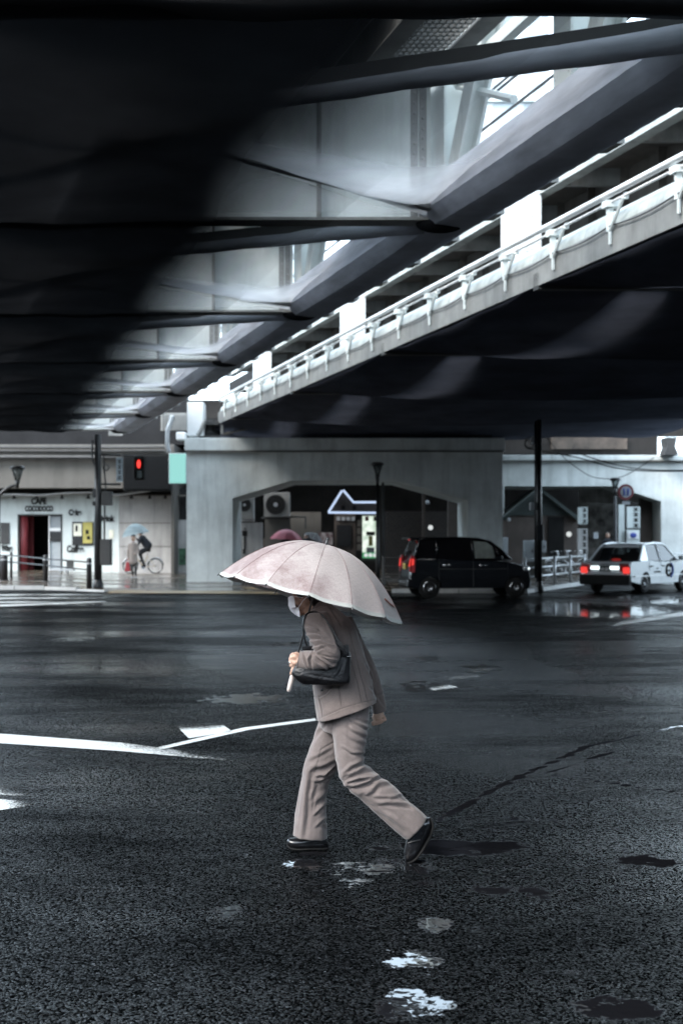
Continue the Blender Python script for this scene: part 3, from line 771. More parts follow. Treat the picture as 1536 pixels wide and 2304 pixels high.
def topx(v): return (HX + v.x*F/v.y, HY - (v.z-CAM)*F/v.y)
def folds(o, lst, ymax=None, base=.0025, zmin=-1e9):
    """lst: (polyline in zoom px, amplitude m, width px). Presses S-shaped creases into the side facing the viewer's side of the street."""
    segs = []
    for line, amp, w in lst:
        pts = [(480+x*.33854, 1190+y*.33854) for x, y in line]
        tot = sum(math.dist(a, b_) for a, b_ in zip(pts[:-1], pts[1:])); acc = 0
        for a, b_ in zip(pts[:-1], pts[1:]):
            L_ = math.dist(a, b_); segs.append((a, b_, L_, acc/tot, (acc+L_)/tot, amp, w)); acc += L_
    me = o.data; me.update()
    nrm = [v.normal.copy() for v in me.vertices]
    mw = o.matrix_world.translation
    off = Vector((0,0,0)); q = o.parent
    while q is not None: off += q.location; q = q.parent
    seam = [0.0]*len(me.vertices)
    for vi, (v, n_) in enumerate(zip(me.vertices, nrm)):
        p = v.co + off
        d = 0
        if n_.y < .35 and (ymax is None or p.y < ymax):
            x, y = topx(p); fac = min(1, (.35-n_.y)/.6)
            best = {}
            for (a, b_, L_, t0, t1, amp, w) in segs:
                if x < min(a[0],b_[0])-3*w or x > max(a[0],b_[0])+3*w or y < min(a[1],b_[1])-3*w or y > max(a[1],b_[1])+3*w: continue
                t = ((x-a[0])*(b_[0]-a[0])+(y-a[1])*(b_[1]-a[1]))/(L_*L_); tc_ = max(0, min(1, t))
                qx, qy = a[0]+(b_[0]-a[0])*tc_, a[1]+(b_[1]-a[1])*tc_
                dd = math.hypot(x-qx, y-qy)
                if dd > 3*w: continue
                sg = ((b_[0]-a[0])*(y-a[1])-(b_[1]-a[1])*(x-a[0]))/L_
                tt = t0+(t1-t0)*tc_; env = math.sin(math.pi*min(1, .12+tt*.8))**.6
                val = -amp*env*math.exp(-(dd/w)**2) + .75*amp*env*math.exp(-((sg-1.5*w)/(w*.9))**2)*math.exp(-((dd-abs(sg))/w)**2)
                if w < 2.3: seam[vi] = max(seam[vi], math.exp(-(dd/1.2)**2)*min(1, 3*env)*.6)  # narrow lines darkened in colour: stitching plus painted crease shadow
                d = min(d, val) if val < 0 and d <= 0 else (max(d, val) if val > 0 and d >= 0 else d+val)
            d *= fac
        nn = noise.noise(Vector((p.x*9, p.y*9, p.z*5)))*base + noise.noise(Vector((p.x*24+5, p.y*24, p.z*14)))*base*.4
        v.co += n_*(d+nn)
    at = me.attributes.new('seam', 'FLOAT', 'POINT'); at.data.foreach_set('value', seam)
    me.update()

woman = empty('person', (W(770,1903).x, WD, 0), 'hunched person in grey-brown suit and face mask striding under a pink umbrella', 'person')
# ---- body (skin): head, neck, torso, arms, hands, legs, feet in one surface
hd = 0.0
m = MB()
rot = Matrix.Rotation(R(-16), 3, 'Y')    # head bowed forwards
def headpt(px, py, dy=0): return W(px, py, hd+dy)
m.ellipsoid(W(700,1318,hd), (.083,.072,.098), nu=24)             # skull
m.ellipsoid(W(686,1344,hd), (.058,.060,.072), nu=24)             # face
m.capsule(W(676,1376,hd), W(690,1358,hd), .022, .045)             # chin and jaw
m.capsule(W(704,1352,hd-.035), W(684,1376,hd-.015), .020,.018)    # jaw line near
m.capsule(W(704,1352,hd+.035), W(684,1376,hd+.015), .020,.018)
m.capsule(W(663,1342,hd), W(655,1355,hd), .010,.013)              # nose
m.ellipsoid(W(666,1336,hd-.03), (.020,.014,.012)); m.ellipsoid(W(666,1336,hd+.03), (.020,.014,.012))   # brow and cheek
m.ellipsoid(W(670,1352,hd-.035), (.024,.02,.026)); m.ellipsoid(W(670,1352,hd+.035), (.024,.02,.026))
m.ellipsoid(W(661,1367,hd), (.012,.024,.009))                     # lips
for sgn in (-1, 1):                                               # ears
    m.torus(W(701,1347,hd+sgn*.068), .016, .006, 16, 6); m.ellipsoid(W(702,1347,hd+sgn*.064), (.014,.008,.02))
m.capsule(W(708,1355,hd), W(722,1392,hd), .052,.062)              # neck
m.capsule(W(712,1382,hd), W(705,1386,hd), .05,.05)
lrings(m, dense([((706,1378),(758,1376),0,.07),((696,1400),(785,1398),0,.15),((702,1440),(800,1436),0,.14),((712,1490),(810,1482),0,.12),((722,1540),(815,1535),0,.12),((730,1590),(808,1582),0,.12),((738,1620),(798,1615),0,.10)], 3))
m.capsule(W(712,1395,-.16), W(737,1482,-.25), .045,.036); m.capsule(W(737,1482,-.25), W(672,1488,-.19), .034,.024)   # near arm
m.capsule(W(780,1405,.17), W(815,1480,.20), .045,.036); m.capsule(W(815,1480,.20), W(852,1598,.20), .034,.022)      # far arm
m.capsule(W(757,1620,.08), W(714,1750,.11), .062,.038); m.capsule(W(714,1750,.11), W(700,1880,.12), .038,.028)      # leading leg
m.capsule(W(785,1620,-.07), W(794,1742,-.11), .060,.036); m.capsule(W(794,1742,-.11), W(930,1858,-.13), .034,.028)  # trailing leg
m.capsule(W(712,1892,.12), W(668,1898,.12), .03,.022); m.capsule(W(936,1866,-.13), W(920,1915,-.14), .03,.022)      # feet
# ---- near hand round the umbrella handle: palm, four curled fingers, thumb
def shaft(t):              # 0 handle end, 1 ferrule
    a = W(649,1556,-.165); b_ = W(735,1221,-.091); return a+(b_-a)*t
def finger(m, pts, r0, r1):
    for j, (a, b_) in enumerate(zip(pts[:-1], pts[1:])):
        k0 = r0+(r1-r0)*j/(len(pts)-1); k1 = r0+(r1-r0)*(j+1)/(len(pts)-1)
        m.capsule(a, b_, k0, k1, 10)
hp = [W(676,1481,-.195), W(664,1473,-.20)]
m.capsule(W(674,1487,-.19), W(665,1478,-.192), .021,.019)
m.capsule(W(674,1490,-.188), W(663,1491,-.190), .021,.018)
m.capsule(W(675,1486,-.185), W(668,1500,-.185), .019,.015)
m.capsule(W(662,1475,-.190), W(660,1494,-.188), .0135,.013)
# knuckles then fingers wrap the shaft (shaft passes x~668 at y~1480)
for j, (kx, ky) in enumerate([(659,1472),(656,1480),(656,1488),(657,1496)]):
    sh = shaft((1556-ky-2)/335.0)
    r_ = .0092 if j < 3 else .0078
    k_ = W(kx, ky, -.192)
    finger(m, [k_, W(kx-3.2, ky+2.4, -.168), sh+Vector((-.010, .020, -.004)), sh+Vector((.012,.020,-.008)), sh+Vector((.020,.002,-.010))], r_+.001, r_-.0015)
finger(m, [W(668,1494,-.185), W(661,1502,-.188), W(657,1509,-.186), W(655,1516,-.182)], .012, .0085)     # index laid down the handle
finger(m, [W(672,1474,-.186), W(667,1470,-.172), W(663,1471,-.158)], .011,.009)                            # thumb
# ---- far hand, loosely curled
m.capsule(W(852,1600,.20), W(853,1612,.20), .026,.028)
m.capsule(W(848,1606,.20), W(846,1614,.19), .018,.018)
for j, (x0,y0) in enumerate([(863,1612),(858,1617),(853,1619),(847,1620)]):
    finger(m, [W(x0,y0,.185+.006*j), W(x0+3-j*2,y0+7,.172), W(x0-3-j*1.5,y0+10,.160), W(x0-6-j,y0+6,.158)], .0095,.0078)
finger(m, [W(843,1606,.185), W(840,1614,.170), W(842,1622,.162)], .011,.008)
body = m.build('body', M['skin'], woman); fuse(body, .0042, 2, .5)
# ---- hair
m = MB()
m.ellipsoid(W(705,1312,hd), (.096,.085,.098), nu=24)
m.ellipsoid(W(716,1330,hd), (.072,.078,.075), nu=24)
m.ellipsoid(W(716,1350,hd), (.040,.058,.035))
for sgn in (-1, 1):
    m.capsule(W(677,1318,hd+sgn*.068), W(679,1340,hd+sgn*.068), .020,.010); m.capsule(W(670,1316,hd+sgn*.06), W(672,1330,hd+sgn*.062), .018,.010)
    m.capsule(W(712,1340,hd+sgn*.066), W(714,1352,hd+sgn*.056), .022,.014)
m.capsule(W(668,1324,hd-.060), W(675,1342,hd-.066), .026, .011); m.capsule(W(662,1322,hd-.045), W(666,1332,hd-.05), .02,.012)
m.capsule(W(700,1336,hd-.060), W(708,1357,hd-.050), .034, .020); m.capsule(W(716,1340,hd-.05), W(716,1360,hd-.03), .034,.022)
hr = m.build('hair', M['hair'], woman); fuse(hr, .006, 2, .5)
for v in hr.data.vertices:
    v.co += v.normal*.004*noise.noise(Vector((v.co.x*60, v.co.y*60, v.co.z*14)))
# carve the hair away from face and ear by pushing vertices in front of them inwards
# ---- mask: cloth sheet standing proud of nose and chin, with loops
def maskpt(u, v):          # u -1..1 across, v 0..1 down
    prof = [(652,1341),(648.5,1344),(648.2,1352),(648.8,1362),(650.5,1369),(656,1377),(663,1383),(671,1387.5)]
    bk = [(658,1340),(661,1345),(662.5,1353),(663,1362),(665,1366.5),(671,1367),(673.5,1376),(674,1388)]
    x = v*(len(prof)-1); k_ = min(int(x), len(prof)-2); f_ = x-k_
    a = [prof[k_][i]*(1-f_)+prof[k_+1][i]*f_ for i in (0,1)]; b_ = [bk[k_][i]*(1-f_)+bk[k_+1][i]*f_ for i in (0,1)]
    t = abs(u)**1.6
    px = a[0]*(1-t)+b_[0]*t + .5*math.sin(v*26)*(1-t); py = a[1]*(1-t)+b_[1]*t
    return W(px, py, hd + u*(.058+.004*math.sin(v*14)))
def mpatch(nu, nv, th=.0015):
    vs = []; fs = []
    for side in (0, 1):
        for j in range(nv+1):
            for i in range(nu+1):
                p = maskpt(i/nu*2-1, j/nv)
                vs.append(p + Vector((th if side else 0, 0, 0)))
    n1 = (nu+1)*(nv+1)
    for j in range(nv):
        for i in range(nu):
            a = j*(nu+1)+i; q = (a, a+1, a+nu+2, a+nu+1)
            fs.append(q); fs.append(tuple(x+n1 for x in q[::-1]))
    return vs, fs
m = MB(); m.add(*mpatch(20, 28)); mk = m.build('face_mask', M['mask'], woman, smooth=True)
m = MB()
for sgn in (-1, 1):
    m.tube([W(671,1367,hd+sgn*.060), W(676,1360,hd+sgn*.070), W(681,1352,hd+sgn*.076), W(688,1345,hd+sgn*.077), W(698,1338,hd+sgn*.074)], .0016, 6)
    m.tube([W(659,1342,hd+sgn*.058), W(668,1343,hd+sgn*.072), W(682,1345,hd+sgn*.076)], .0012, 6)
m.build('ear_loop', M['mask'], mk)
# ---- trousers
m = MB()
lrings(m, dense([((722,1575),(822,1568),.02,.135),((717,1610),(826,1605),.02,.15),((722,1640),(812,1650),.03,.13)], 4))
lead = [((722,1600),(800,1598),.08,.085),((712,1640),(790,1648),.09,.09),((699,1677),(776,1695),.10,.088),((684,1718),(760,1732),.11,.082),((674,1765),(741,1764),.12,.076),((665,1816),(735,1818),.125,.080),((658.5,1879),(737.5,1886),.13,.086)]
trail = [((741,1592),(833,1582),-.05,.09),((747,1632),(829,1629),-.08,.095),((751,1668),(823,1672),-.09,.092),((757,1716),(819,1716),-.10,.086),((765,1752),(838,1731),-.11,.082),((785,1779),(858,1749),-.115,.078),((815,1802),(885,1769),-.12,.078),((852,1834),(914,1799),-.125,.080),((884,1862),(938,1818),-.13,.083),((913,1889),(960,1838),-.13,.085)]
lrings(m, dense(lead, 5)); lrings(m, dense(trail, 5))
tr = m.build('trousers', M['trouser'], woman); fuse(tr, .0052, 4, .5)
TF = [([(1030,1300),(960,1270),(880,1190)],.009,4),([(1020,1340),(950,1310),(900,1270)],.007,3.5),([(1015,1385),(930,1360),(880,1320)],.008,4),([(1010,1440),(930,1420),(870,1380)],.006,4),
 ([(1005,1500),(920,1500),(850,1470)],.006,4),([(1010,1560),(930,1590),(870,1650)],.010,5),([(1062,1605),(990,1625),(920,1640),(860,1670)],.011,5),([(1045,1660),(960,1680),(900,1690)],.010,4),([(1115,1655),(1040,1690),(960,1730),(900,1730)],.009,5),
 ([(1180,1700),(1110,1720),(1040,1770),(980,1780)],.009,5),([(1260,1780),(1180,1790),(1090,1800),(1010,1790)],.008,5),([(1330,1850),(1260,1850),(1160,1830),(1080,1850)],.007,5),([(1000,1800),(1120,1890),(1260,2020)],.007,5),
 ([(950,1730),(1080,1830),(1200,1900),(1320,1980)],.006,5),([(1240,1770),(1330,1850),(1400,1915)],.005,3),([(900,1180),(895,1300),(900,1420)],.003,2.2),
 ([(800,1560),(740,1590),(690,1610),(660,1640)],.012,5),([(812,1600),(750,1640),(700,1650)],.008,4),([(765,1660),(710,1680),(660,1690)],.007,4),([(790,1480),(720,1510),(650,1540)],.005,4),([(800,1420),(720,1470),(670,1600)],.003,2.5),
 ([(655,1620),(640,1760),(620,1900),(618,2030)],.008,6),([(700,1690),(665,1780),(650,1900)],.006,5),([(765,1760),(720,1800),(680,1850)],.009,5),([(765,1830),(720,1870),(690,1900)],.007,4),([(755,1940),(720,1950),(690,1975)],.008,4),([(760,2000),(735,1990),(725,1960)],.006,3.5),
 ([(590,1640),(560,1800),(545,1960)],.005,6),([(760,1290),(700,1370),(650,1430)],.004,4)]
TF = [([(x+8*math.sin(y*.02+k), y+7*math.sin(x*.03+k)) for x, y in a], b_*(.8+1.1*((k*37)%10)/10), c*(.8+.5*((k*53)%10)/10)) for k, (a, b_, c) in enumerate(TF)]
folds(tr, TF, base=.006)
# ---- jacket: torso and both sleeves
m = MB()
torso = [((704,1364),(742,1356),0,.075),((697,1378),(768,1377),0,.135),((694,1398),(790,1396),0,.182),((696,1430),(806,1426),0,.182),((699,1465),(817,1460),0,.172),((701,1500),(827,1492),0,.165),((703,1535),(835,1526),0,.168),((707,1575),(841,1556),0,.182),((713,1621),(847.5,1577),0,.198)]
lrings(m, dense(torso, 5), n=40, sq=2.4)
sl = [((690,1380),(734,1376),-.150,.050),((683,1396),(744,1398),-.180,.056),((688,1424),(753,1424),-.215,.056),((700,1447),(761,1449),-.240,.056),((707,1462),(766,1476),-.260,.056),((708,1464),(752,1501),-.262,.055),((702,1464),(728,1506),-.250,.052),((688,1464.5),(696,1508),-.230,.047),((675,1466),(666,1506),-.205,.043)]
lrings(m, dense(sl, 5))
sf = [((752,1388),(792,1386),.150,.055),((772,1420),(806,1417),.180,.055),((786,1450),(819,1447),.195,.052),((800,1488),(838,1484),.20,.05),((815,1528),(852,1522),.20,.046),((828,1565),(864,1562),.20,.043),((838,1607),(870.5,1599),.20,.042)]
lrings(m, dense(sf, 5))
jk = m.build('jacket', M['jacket'], woman); fuse(jk, .0052, 3, .5)
JF = [([(620,640),(680,650),(730,690)],.006,3.5),([(625,690),(690,690),(760,730)],.007,3.5),([(640,735),(710,730),(790,760)],.006,3.5),([(660,780),(720,765),(800,800)],.006,3),
 ([(680,815),(730,790),(800,815)],.006,3),([(672,825),(730,860),(790,900),(830,890)],.007,3),([(670,830),(705,880),(770,925)],.009,3.5),([(690,830),(760,850),(825,860)],.005,2.6),([(660,830),(640,870),(650,925)],.006,3),([(600,830),(615,880),(640,925)],.005,3),([(750,600),(800,700),(835,800)],.004,3),
 ([(905,690),(960,900),(1000,1040),(1030,1150)],.0045,1.8),([(880,770),(920,900),(965,1050),(985,1150)],.0035,1.7),([(960,700),(1010,860),(1050,1020),(1080,1140)],.005,2.2),([(830,1040),(840,1110),(850,1180)],.0035,1.6),
 ([(700,1110),(715,1180),(725,1250)],.003,1.6),([(668,1112),(700,1118),(745,1095),(790,1045)],.006,1.9),([(715,1082),(728,1072),(730,1062)],.006,1.4),
 ([(690,1265),(760,1235),(860,1190),(960,1160),(1080,1130)],.003,1.5),([(660,535),(710,512),(760,512),(800,540)],.0045,1.8),([(720,470),(770,520),(850,640)],.003,2.5),
 ([(1000,830),(1060,960),(1090,1080)],.005,3),([(1010,900),(1060,1010),(1085,1140)],.006,3),([(1045,1060),(1100,1130),(1140,1180)],.005,3),([(1130,1090),(1090,1110),(1065,1100)],.005,3)]
JF = [(a, (b_*1.9 if c > 2.3 else b_), (c*.85 if c > 2.3 else c)) for a, b_, c in JF]
folds(jk, JF, base=.004)
# collar stand, cuff roll, pocket button
m = MB()
lrings(m, dense([((696,1372),(752,1366),0,.085),((705,1358),(741,1352),0,.074),((708,1352),(738,1350),0,.068)], 4), n=30)
cl = m.build('collar', M['jacket'], jk); fuse(cl, .005, 2, .5)
m = MB()
ring = []
a = W(675.5,1466,-.205); b_ = W(666.5,1506.5,-.205)
for k_ in range(24):
    t = 2*math.pi*k_/24; ring.append((a+b_)/2 + (b_-a)/2*1.06*math.cos(t) + Vector((0,.046,0))*math.sin(t))
m.tube(ring+[ring[0], ring[1]], .0035, 6, cap=False); m.build('cuff', M['jacket'], jk, smooth=True)
m = MB(); m.lathe(W(724,1553,-.203), [(.0001,-.004),(.006,-.003),(.006,.002),(.0001,.003)], 14, 'y'); m.build('button', M['black_metal'], jk)
# hem shadow lining of the jacket
# ---- shoes
m = MB()
sh1 = [((735,1880),(739,1905),.13,.030),((726,1876),(730,1908),.13,.038),((706,1878),(706,1908.5),.13,.040),((684,1882),(682,1908.5),.13,.046),((664,1885),(662,1907),.13,.046),((650,1886),(650,1903),.13,.034),((646,1889),(645,1898),.13,.016)]
lrings(m, dense([(b_, a, d, t) for a, b_, d, t in sh1], 4), sq=2.6)
s1 = m.build('shoe', M['patent'], woman); fuse(s1, .004, 2)
m = MB()
lrings(m, dense([((739.5,1903),(739.5,1909.5),.13,.032),((722,1904),(722,1910),.13,.040),((700,1904.5),(700,1909.5),.13,.038),((675,1905),(675,1910.5),.13,.048),((655,1903),(656,1909),.13,.042),((645,1897),(646,1904),.13,.018)], 3), sq=3)
m.build('sole', M['rubber'], s1, smooth=True)
m = MB()
sh2 = [((944,1843),(968,1838),-.13,.026),((932,1852),(972,1852),-.13,.038),((921,1868),(969,1866),-.13,.042),((914,1886),(961,1884),-.13,.046),((910,1904),(950,1904),-.132,.047),((908,1920),(939,1924),-.134,.042),((909,1931),(926,1936),-.135,.026),((912,1938),(917,1940),-.135,.010)]
lrings(m, dense(sh2, 4), sq=2.6)
s2 = m.build('shoe', M['patent'], woman); fuse(s2, .004, 2)
m = MB()
lrings(m, dense([((966,1838),(972,1842),-.13,.030),((970,1855),(976,1858),-.13,.040),((965,1874),(971,1877),-.13,.040),((955,1892),(961,1896),-.13,.044),((944,1911),(949,1915),-.132,.048),((930,1929),(934,1934),-.134,.042),((913,1940),(917,1943),-.135,.016)], 3), sq=3)
m.build('sole', M['rubber'], s2, smooth=True)
# lacing holes and strap on the trailing shoe
m = MB(); m.tube([W(917,1897,-.18), W(930,1893,-.182), W(945,1890,-.18)], .0035, 6); m.build('strap', M['leather'], s2)
# ring
m = MB(); m.torus(W(653.5,1490,-.186), .0105, .0022, 16, 6, axis='z'); m.ellipsoid(W(650.6,1491,-.190), (.004,.004,.003)); m.build('finger_ring', M['chrome'], woman, smooth=True)

# ------------------------------------------------------------------ handbag
bag = empty('handbag', W(720,1538,-.22), 'glossy black shoulder bag tucked under the walking person\'s arm', 'handbag')
m = MB()
rows = [((682,1539),(772,1541),-.205,.040),((664,1527),(783,1537),-.205,.052),((656,1515),(788,1531),-.205,.056),((659,1505),(788,1505),-.205,.050),((668,1490),(789,1480),-.200,.040),((676,1472),(786,1466),-.195,.028),((684,1462),(780,1458),-.190,.016)]
lrings(m, dense(rows, 4), sq=3.4)
bb = m.build('bag_body', M['leather'], bag); fuse(bb, .005, 1, .4)
BF = [([(530,960),(620,965),(720,985),(810,1000)],.006,2.5),([(700,940),(690,965),(680,985)],.006,2.5),([(740,940),(725,965),(715,985)],.006,2.5),([(780,940),(765,960),(755,985)],.006,2.5),([(800,960),(812,1000),(818,1030)],.006,2.2),([(870,870),(840,950),(815,1000)],.007,3),([(905,860),(890,930),(880,1000)],.006,3),([(560,930),(600,950),(640,945)],.005,2.5)]
BF = [(a, b_*.28, c*1.2) for a, b_, c in BF[:1]+BF[4:8]]
folds(bb, BF, base=.005)
m = MB()   # upright end tab with ring and metal pin
m.hexa([W(770,1478,-.245),W(786,1478,-.245),W(786,1478,-.215),W(770,1478,-.215),W(769,1452,-.24),W(785,1450,-.24),W(785,1450,-.21),W(769,1452,-.21)])
o = m.build('strap_tab', M['leather'], bag); bevel(o, .004)
m = MB(); m.hexa([W(679,1463,-.215),W(700,1462,-.215),W(700,1462,-.17),W(679,1463,-.17),W(679,1454,-.215),W(703,1453,-.215),W(703,1453,-.17),W(679,1454,-.17)])
o = m.build('bag_rim', M['leather'], bag); bevel(o, .003)
m = MB(); m.tube([W(781,1477,-.262), W(789,1477,-.262)], .003, 8); m.build('metal_pin', M['chrome'], bag)
def ribbon(m, pts, w, th, side):
    rings = []
    for i, p in enumerate(pts):
        d = (pts[min(i+1,len(pts)-1)]-pts[max(i-1,0)]).normalized(); s_ = Vector(side[i] if isinstance(side, list) else side)
        a = (s_ - d*s_.dot(d)).normalized(); n_ = d.cross(a).normalized()
        ww = w[i] if isinstance(w, list) else w
        rings.append([p+a*ww+n_*th, p-a*ww+n_*th, p-a*ww-n_*th, p+a*ww-n_*th])
    m.loft(rings)
def cr(pts, k=5):
    out = []
    for i in range(len(pts)-1):
        p0 = pts[max(i-1,0)]; p1 = pts[i]; p2 = pts[i+1]; p3 = pts[min(i+2,len(pts)-1)]
        for j in range(k):
            t = j/k; out.append(.5*((2*p1)+(p2-p0)*t+(2*p0-5*p1+4*p2-p3)*t*t+(3*p1-p0-3*p2+p3)*t**3))
    out.append(pts[-1]); return out
m = MB()
back = cr([W(702,1376.5,-.165), W(716,1381,-.195), W(728,1394,-.218), W(742,1415,-.236), W(755,1437,-.252), W(768,1456,-.262), W(777,1472,-.262)], 5)
ribbon(m, back, [.006+.006*min(1, i/8) for i in range(len(back))], .003, (1,-.15,.55))
front_ = cr([W(702,1376.5,-.165), W(690,1381,-.185), W(683,1394,-.205), W(681.5,1414,-.215), W(685,1438,-.215), W(692,1458,-.205)], 5)
ribbon(m, front_, .0065, .003, (.5,-1,.1))
o = m.build('shoulder_strap', M['leather'], bag); bevel(o, .0012)

# ------------------------------------------------------------------ umbrella
M['canopy'] = None
def canopy_mat():
    m, nt, out = new_mat('umbrella_cloth')
    d = N(nt, 'ShaderNodeBsdfPrincipled'); d.inputs['Roughness'].default_value = .6; d.inputs['Sheen Weight'].default_value = .15; d.inputs['Specular IOR Level'].default_value = .35
    t = N(nt, 'ShaderNodeBsdfTranslucent'); mx = N(nt, 'ShaderNodeMixShader'); mx.inputs[0].default_value = .30
    tc = N(nt, 'ShaderNodeTexCoord'); uv = N(nt, 'ShaderNodeUVMap')
    # woven damask check
    ch = N(nt, 'ShaderNodeTexChecker', Scale=1.0); ch.inputs['Color1'].default_value=(1,1,1,1); ch.inputs['Color2'].default_value=(.86,.86,.86,1)
    mp = N(nt, 'ShaderNodeMapping'); mp.inputs['Scale'].default_value = (90, 44, 1); L(nt, uv.outputs[0], mp.inputs[0]); L(nt, mp.outputs[0], ch.inputs['Vector'])
    nz = N(nt, 'ShaderNodeTexNoise', Scale=3.2, Detail=9, Roughness=.7); L(nt, tc.outputs['Object'], nz.inputs['Vector'])
    # wet cloth is darker and pinker; more of it on the front half
    sp = N(nt, 'ShaderNodeSeparateXYZ'); L(nt, tc.outputs['Object'], sp.inputs[0])
    w1 = N(nt, 'ShaderNodeMath', operation='MULTIPLY_ADD'); L(nt, sp.outputs['X'], w1.inputs[0]); w1.inputs[1].default_value = -.34; L(nt, nz.outputs['Fac'], w1.inputs[2])
    c = ramp(nt, w1.outputs[0], [(.42, (.47,.42,.41)), (.52, (.39,.33,.325)), (.62, (.27,.20,.198)), (.72, (.37,.30,.295))])
    m1 = N(nt, 'ShaderNodeMixRGB', blend_type='MULTIPLY'); m1.inputs[0].default_value = .3; L(nt, c, m1.inputs[1]); L(nt, ch.outputs[0], m1.inputs[2])
    # drops
    vr = N(nt, 'ShaderNodeTexVoronoi', Scale=150); L(nt, tc.outputs['Object'], vr.inputs['Vector'])
    dr = ramp(nt, vr.outputs['Distance'], [(.0, (1,1,1)), (.35, (0,0,0))])
    bp = N(nt, 'ShaderNodeBump', Strength=.35, Distance=.0015); L(nt, dr, bp.inputs['Height']); L(nt, bp.outputs[0], d.inputs['Normal'])
    nf_ = N(nt, 'ShaderNodeTexNoise', Scale=260, Detail=2); L(nt, tc.outputs['Object'], nf_.inputs['Vector'])
    k = ramp(nt, nf_.outputs['Fac'], [(.35,(.86,.86,.86)),(.65,(1.12,1.12,1.12))])
    m3 = N(nt, 'ShaderNodeMixRGB', blend_type='MULTIPLY'); m3.inputs[0].default_value = 1; L(nt, m1.outputs[0], m3.inputs[1]); L(nt, k, m3.inputs[2])
    L(nt, m3.outputs[0], d.inputs['Base Color']); L(nt, m3.outputs[0], t.inputs[0])
    L(nt, d.outputs[0], mx.inputs[1]); L(nt, t.outputs[0], mx.inputs[2]); L(nt, mx.outputs[0], out.inputs[0])
    return m
M['canopy'] = canopy_mat()
M['canopy_hem'] = surf('umbrella_hem', (.36,.37,.355), .6, var=.1, scale=20)
M['handle'] = surf('handle_pale', (.50,.43,.40), .3, var=.08, scale=10, coat=.4)
M['brown_leather'] = surf('brown_tie', (.16,.045,.03), .4, var=.2, scale=20)
ub = empty('umbrella', shaft(.18), 'large pale pink umbrella with white hem held by the walking person', 'umbrella', None)
cen = W(700,1349,-.115); apex = W(733,1228,-.092)
ax = (apex-cen).normalized()
e1 = (W(905,1400,-.115)-W(495,1298,-.115)); e1 = (e1 - ax*e1.dot(ax)).normalized(); e2 = ax.cross(e1).normalized()
if e2.y < 0: e2 = -e2
RU = 211.5/F*WD*1.0; HU = 125/F*WD
NR = 14; A0 = R(14)
def cpt(a, r):     # a angle, r 0..1
    k = (a - A0)/(2*math.pi/NR); f_ = k - math.floor(k); e = math.sin(math.pi*f_)
    rr = r*(1 - .026*e*r**2)                     # scalloped rim between ribs
    h_ = HU*(1 - r**2.25) - .0 + .012*e*r*(1-r)*2 - .010*e*r*r
    return cen + e1*math.cos(a)*RU*rr - e2*math.sin(a)*RU*rr + ax*(h_) 
def canopy_mesh(r0, r1, nr, th, name, mat, parent):
    na = NR*8; me = bpy.data.meshes.new(name); vs = []; uvs = []
    for j in range(nr+1):
        r = r0+(r1-r0)*j/nr
        for i in range(na):
            p = cpt(A0+2*math.pi*i/na, r) + ax*th
            p += ax*.0022*noise.noise(Vector((i*.45, r*4, 1.0))) * (1 if r > .1 else 0)
            vs.append(tuple(p-Vector(parent.location))); uvs.append((i/na, r))
    fs = [(j*na+i, j*na+(i+1)%na, (j+1)*na+(i+1)%na, (j+1)*na+i) for j in range(nr) for i in range(na)]
    me.from_pydata(vs, [], fs); ul = me.uv_layers.new(name='UVMap')
    for p in me.polygons:
        for li, vi in zip(p.loop_indices, p.vertices):
            u, v = uvs[vi]
            if p.vertices[1] % na == 0 and vi % na == 0: u = 1
            ul.data[li].uv = (u, v)
        p.use_smooth = True
    me.materials.append(mat); o = bpy.data.objects.new(name, me); COL.objects.link(o); return o
cp = canopy_mesh(.012, .978, 30, 0, 'canopy', M['canopy'], ub); cp.parent = ub
hm = canopy_mesh(.974, 1.0, 3, .0012, 'hem', M['canopy_hem'], ub); hm.parent = cp
for i in range(NR):
    a = A0+2*math.pi*i/NR
    m = MB(); m.tube([cpt(a, .02+.98*j/14) - ax*.004 for j in range(15)], .0017, 6)
    q = cpt(a, 1.0); d = (q-cpt(a,.95)).normalized(); rb_ = m.build('rib', M['chrome'], ub)
    m = MB(); m.capsule(q-d*.004, q+d*.010, .0035,.0028, 8); m.build('rib_tip', M['black_metal'], rb_)
m = MB()
for i in range(NR):    # sewn seams
    a = A0+2*math.pi*i/NR; m.tube([cpt(a, .03+.95*j/20) + ax*.0012 for j in range(21)], .0010, 5)
M['seam'] = surf('seam_thread', (.20,.13,.13), .7, var=.1)
m.build('seam', M['seam'], cp)
m = MB(); m.tube([shaft(0), shaft(.40), shaft(.999)], .0052, 10); m.build('shaft', M['black_metal'], ub, smooth=True)
m = MB(); m.tube([shaft(-.002), shaft(.01), shaft(.06), shaft(.13), shaft(.20)], [.006,.011,.013,.012,.009], 14); m.build('handle', M['handle'], ub, smooth=True)
m = MB(); q = apex - ax*.004; m.tube([q, q+ax*.010, q+ax*.014, q+ax*.036, q+ax*.042, q+ax*.048], [.012,.012,.007,.006,.008,.004], 12); m.build('ferrule', M['black_metal'], ub, smooth=True)
m = MB()
c0 = cpt(R(64)-.0, .93)
def near_surface(px, py):     # point of the canopy nearest to a direction of sight
    best = None
    for ia in range(0, 180, 2):
        for ir in range(40, 100, 2):
            p = cpt(R(ia), ir/100)
            x, y = topx(p); d = math.hypot(x-px, y-py)
            if p.y < cen.y + .02 and (best is None or d < best[0]): best = (d, p)
    return best[1]
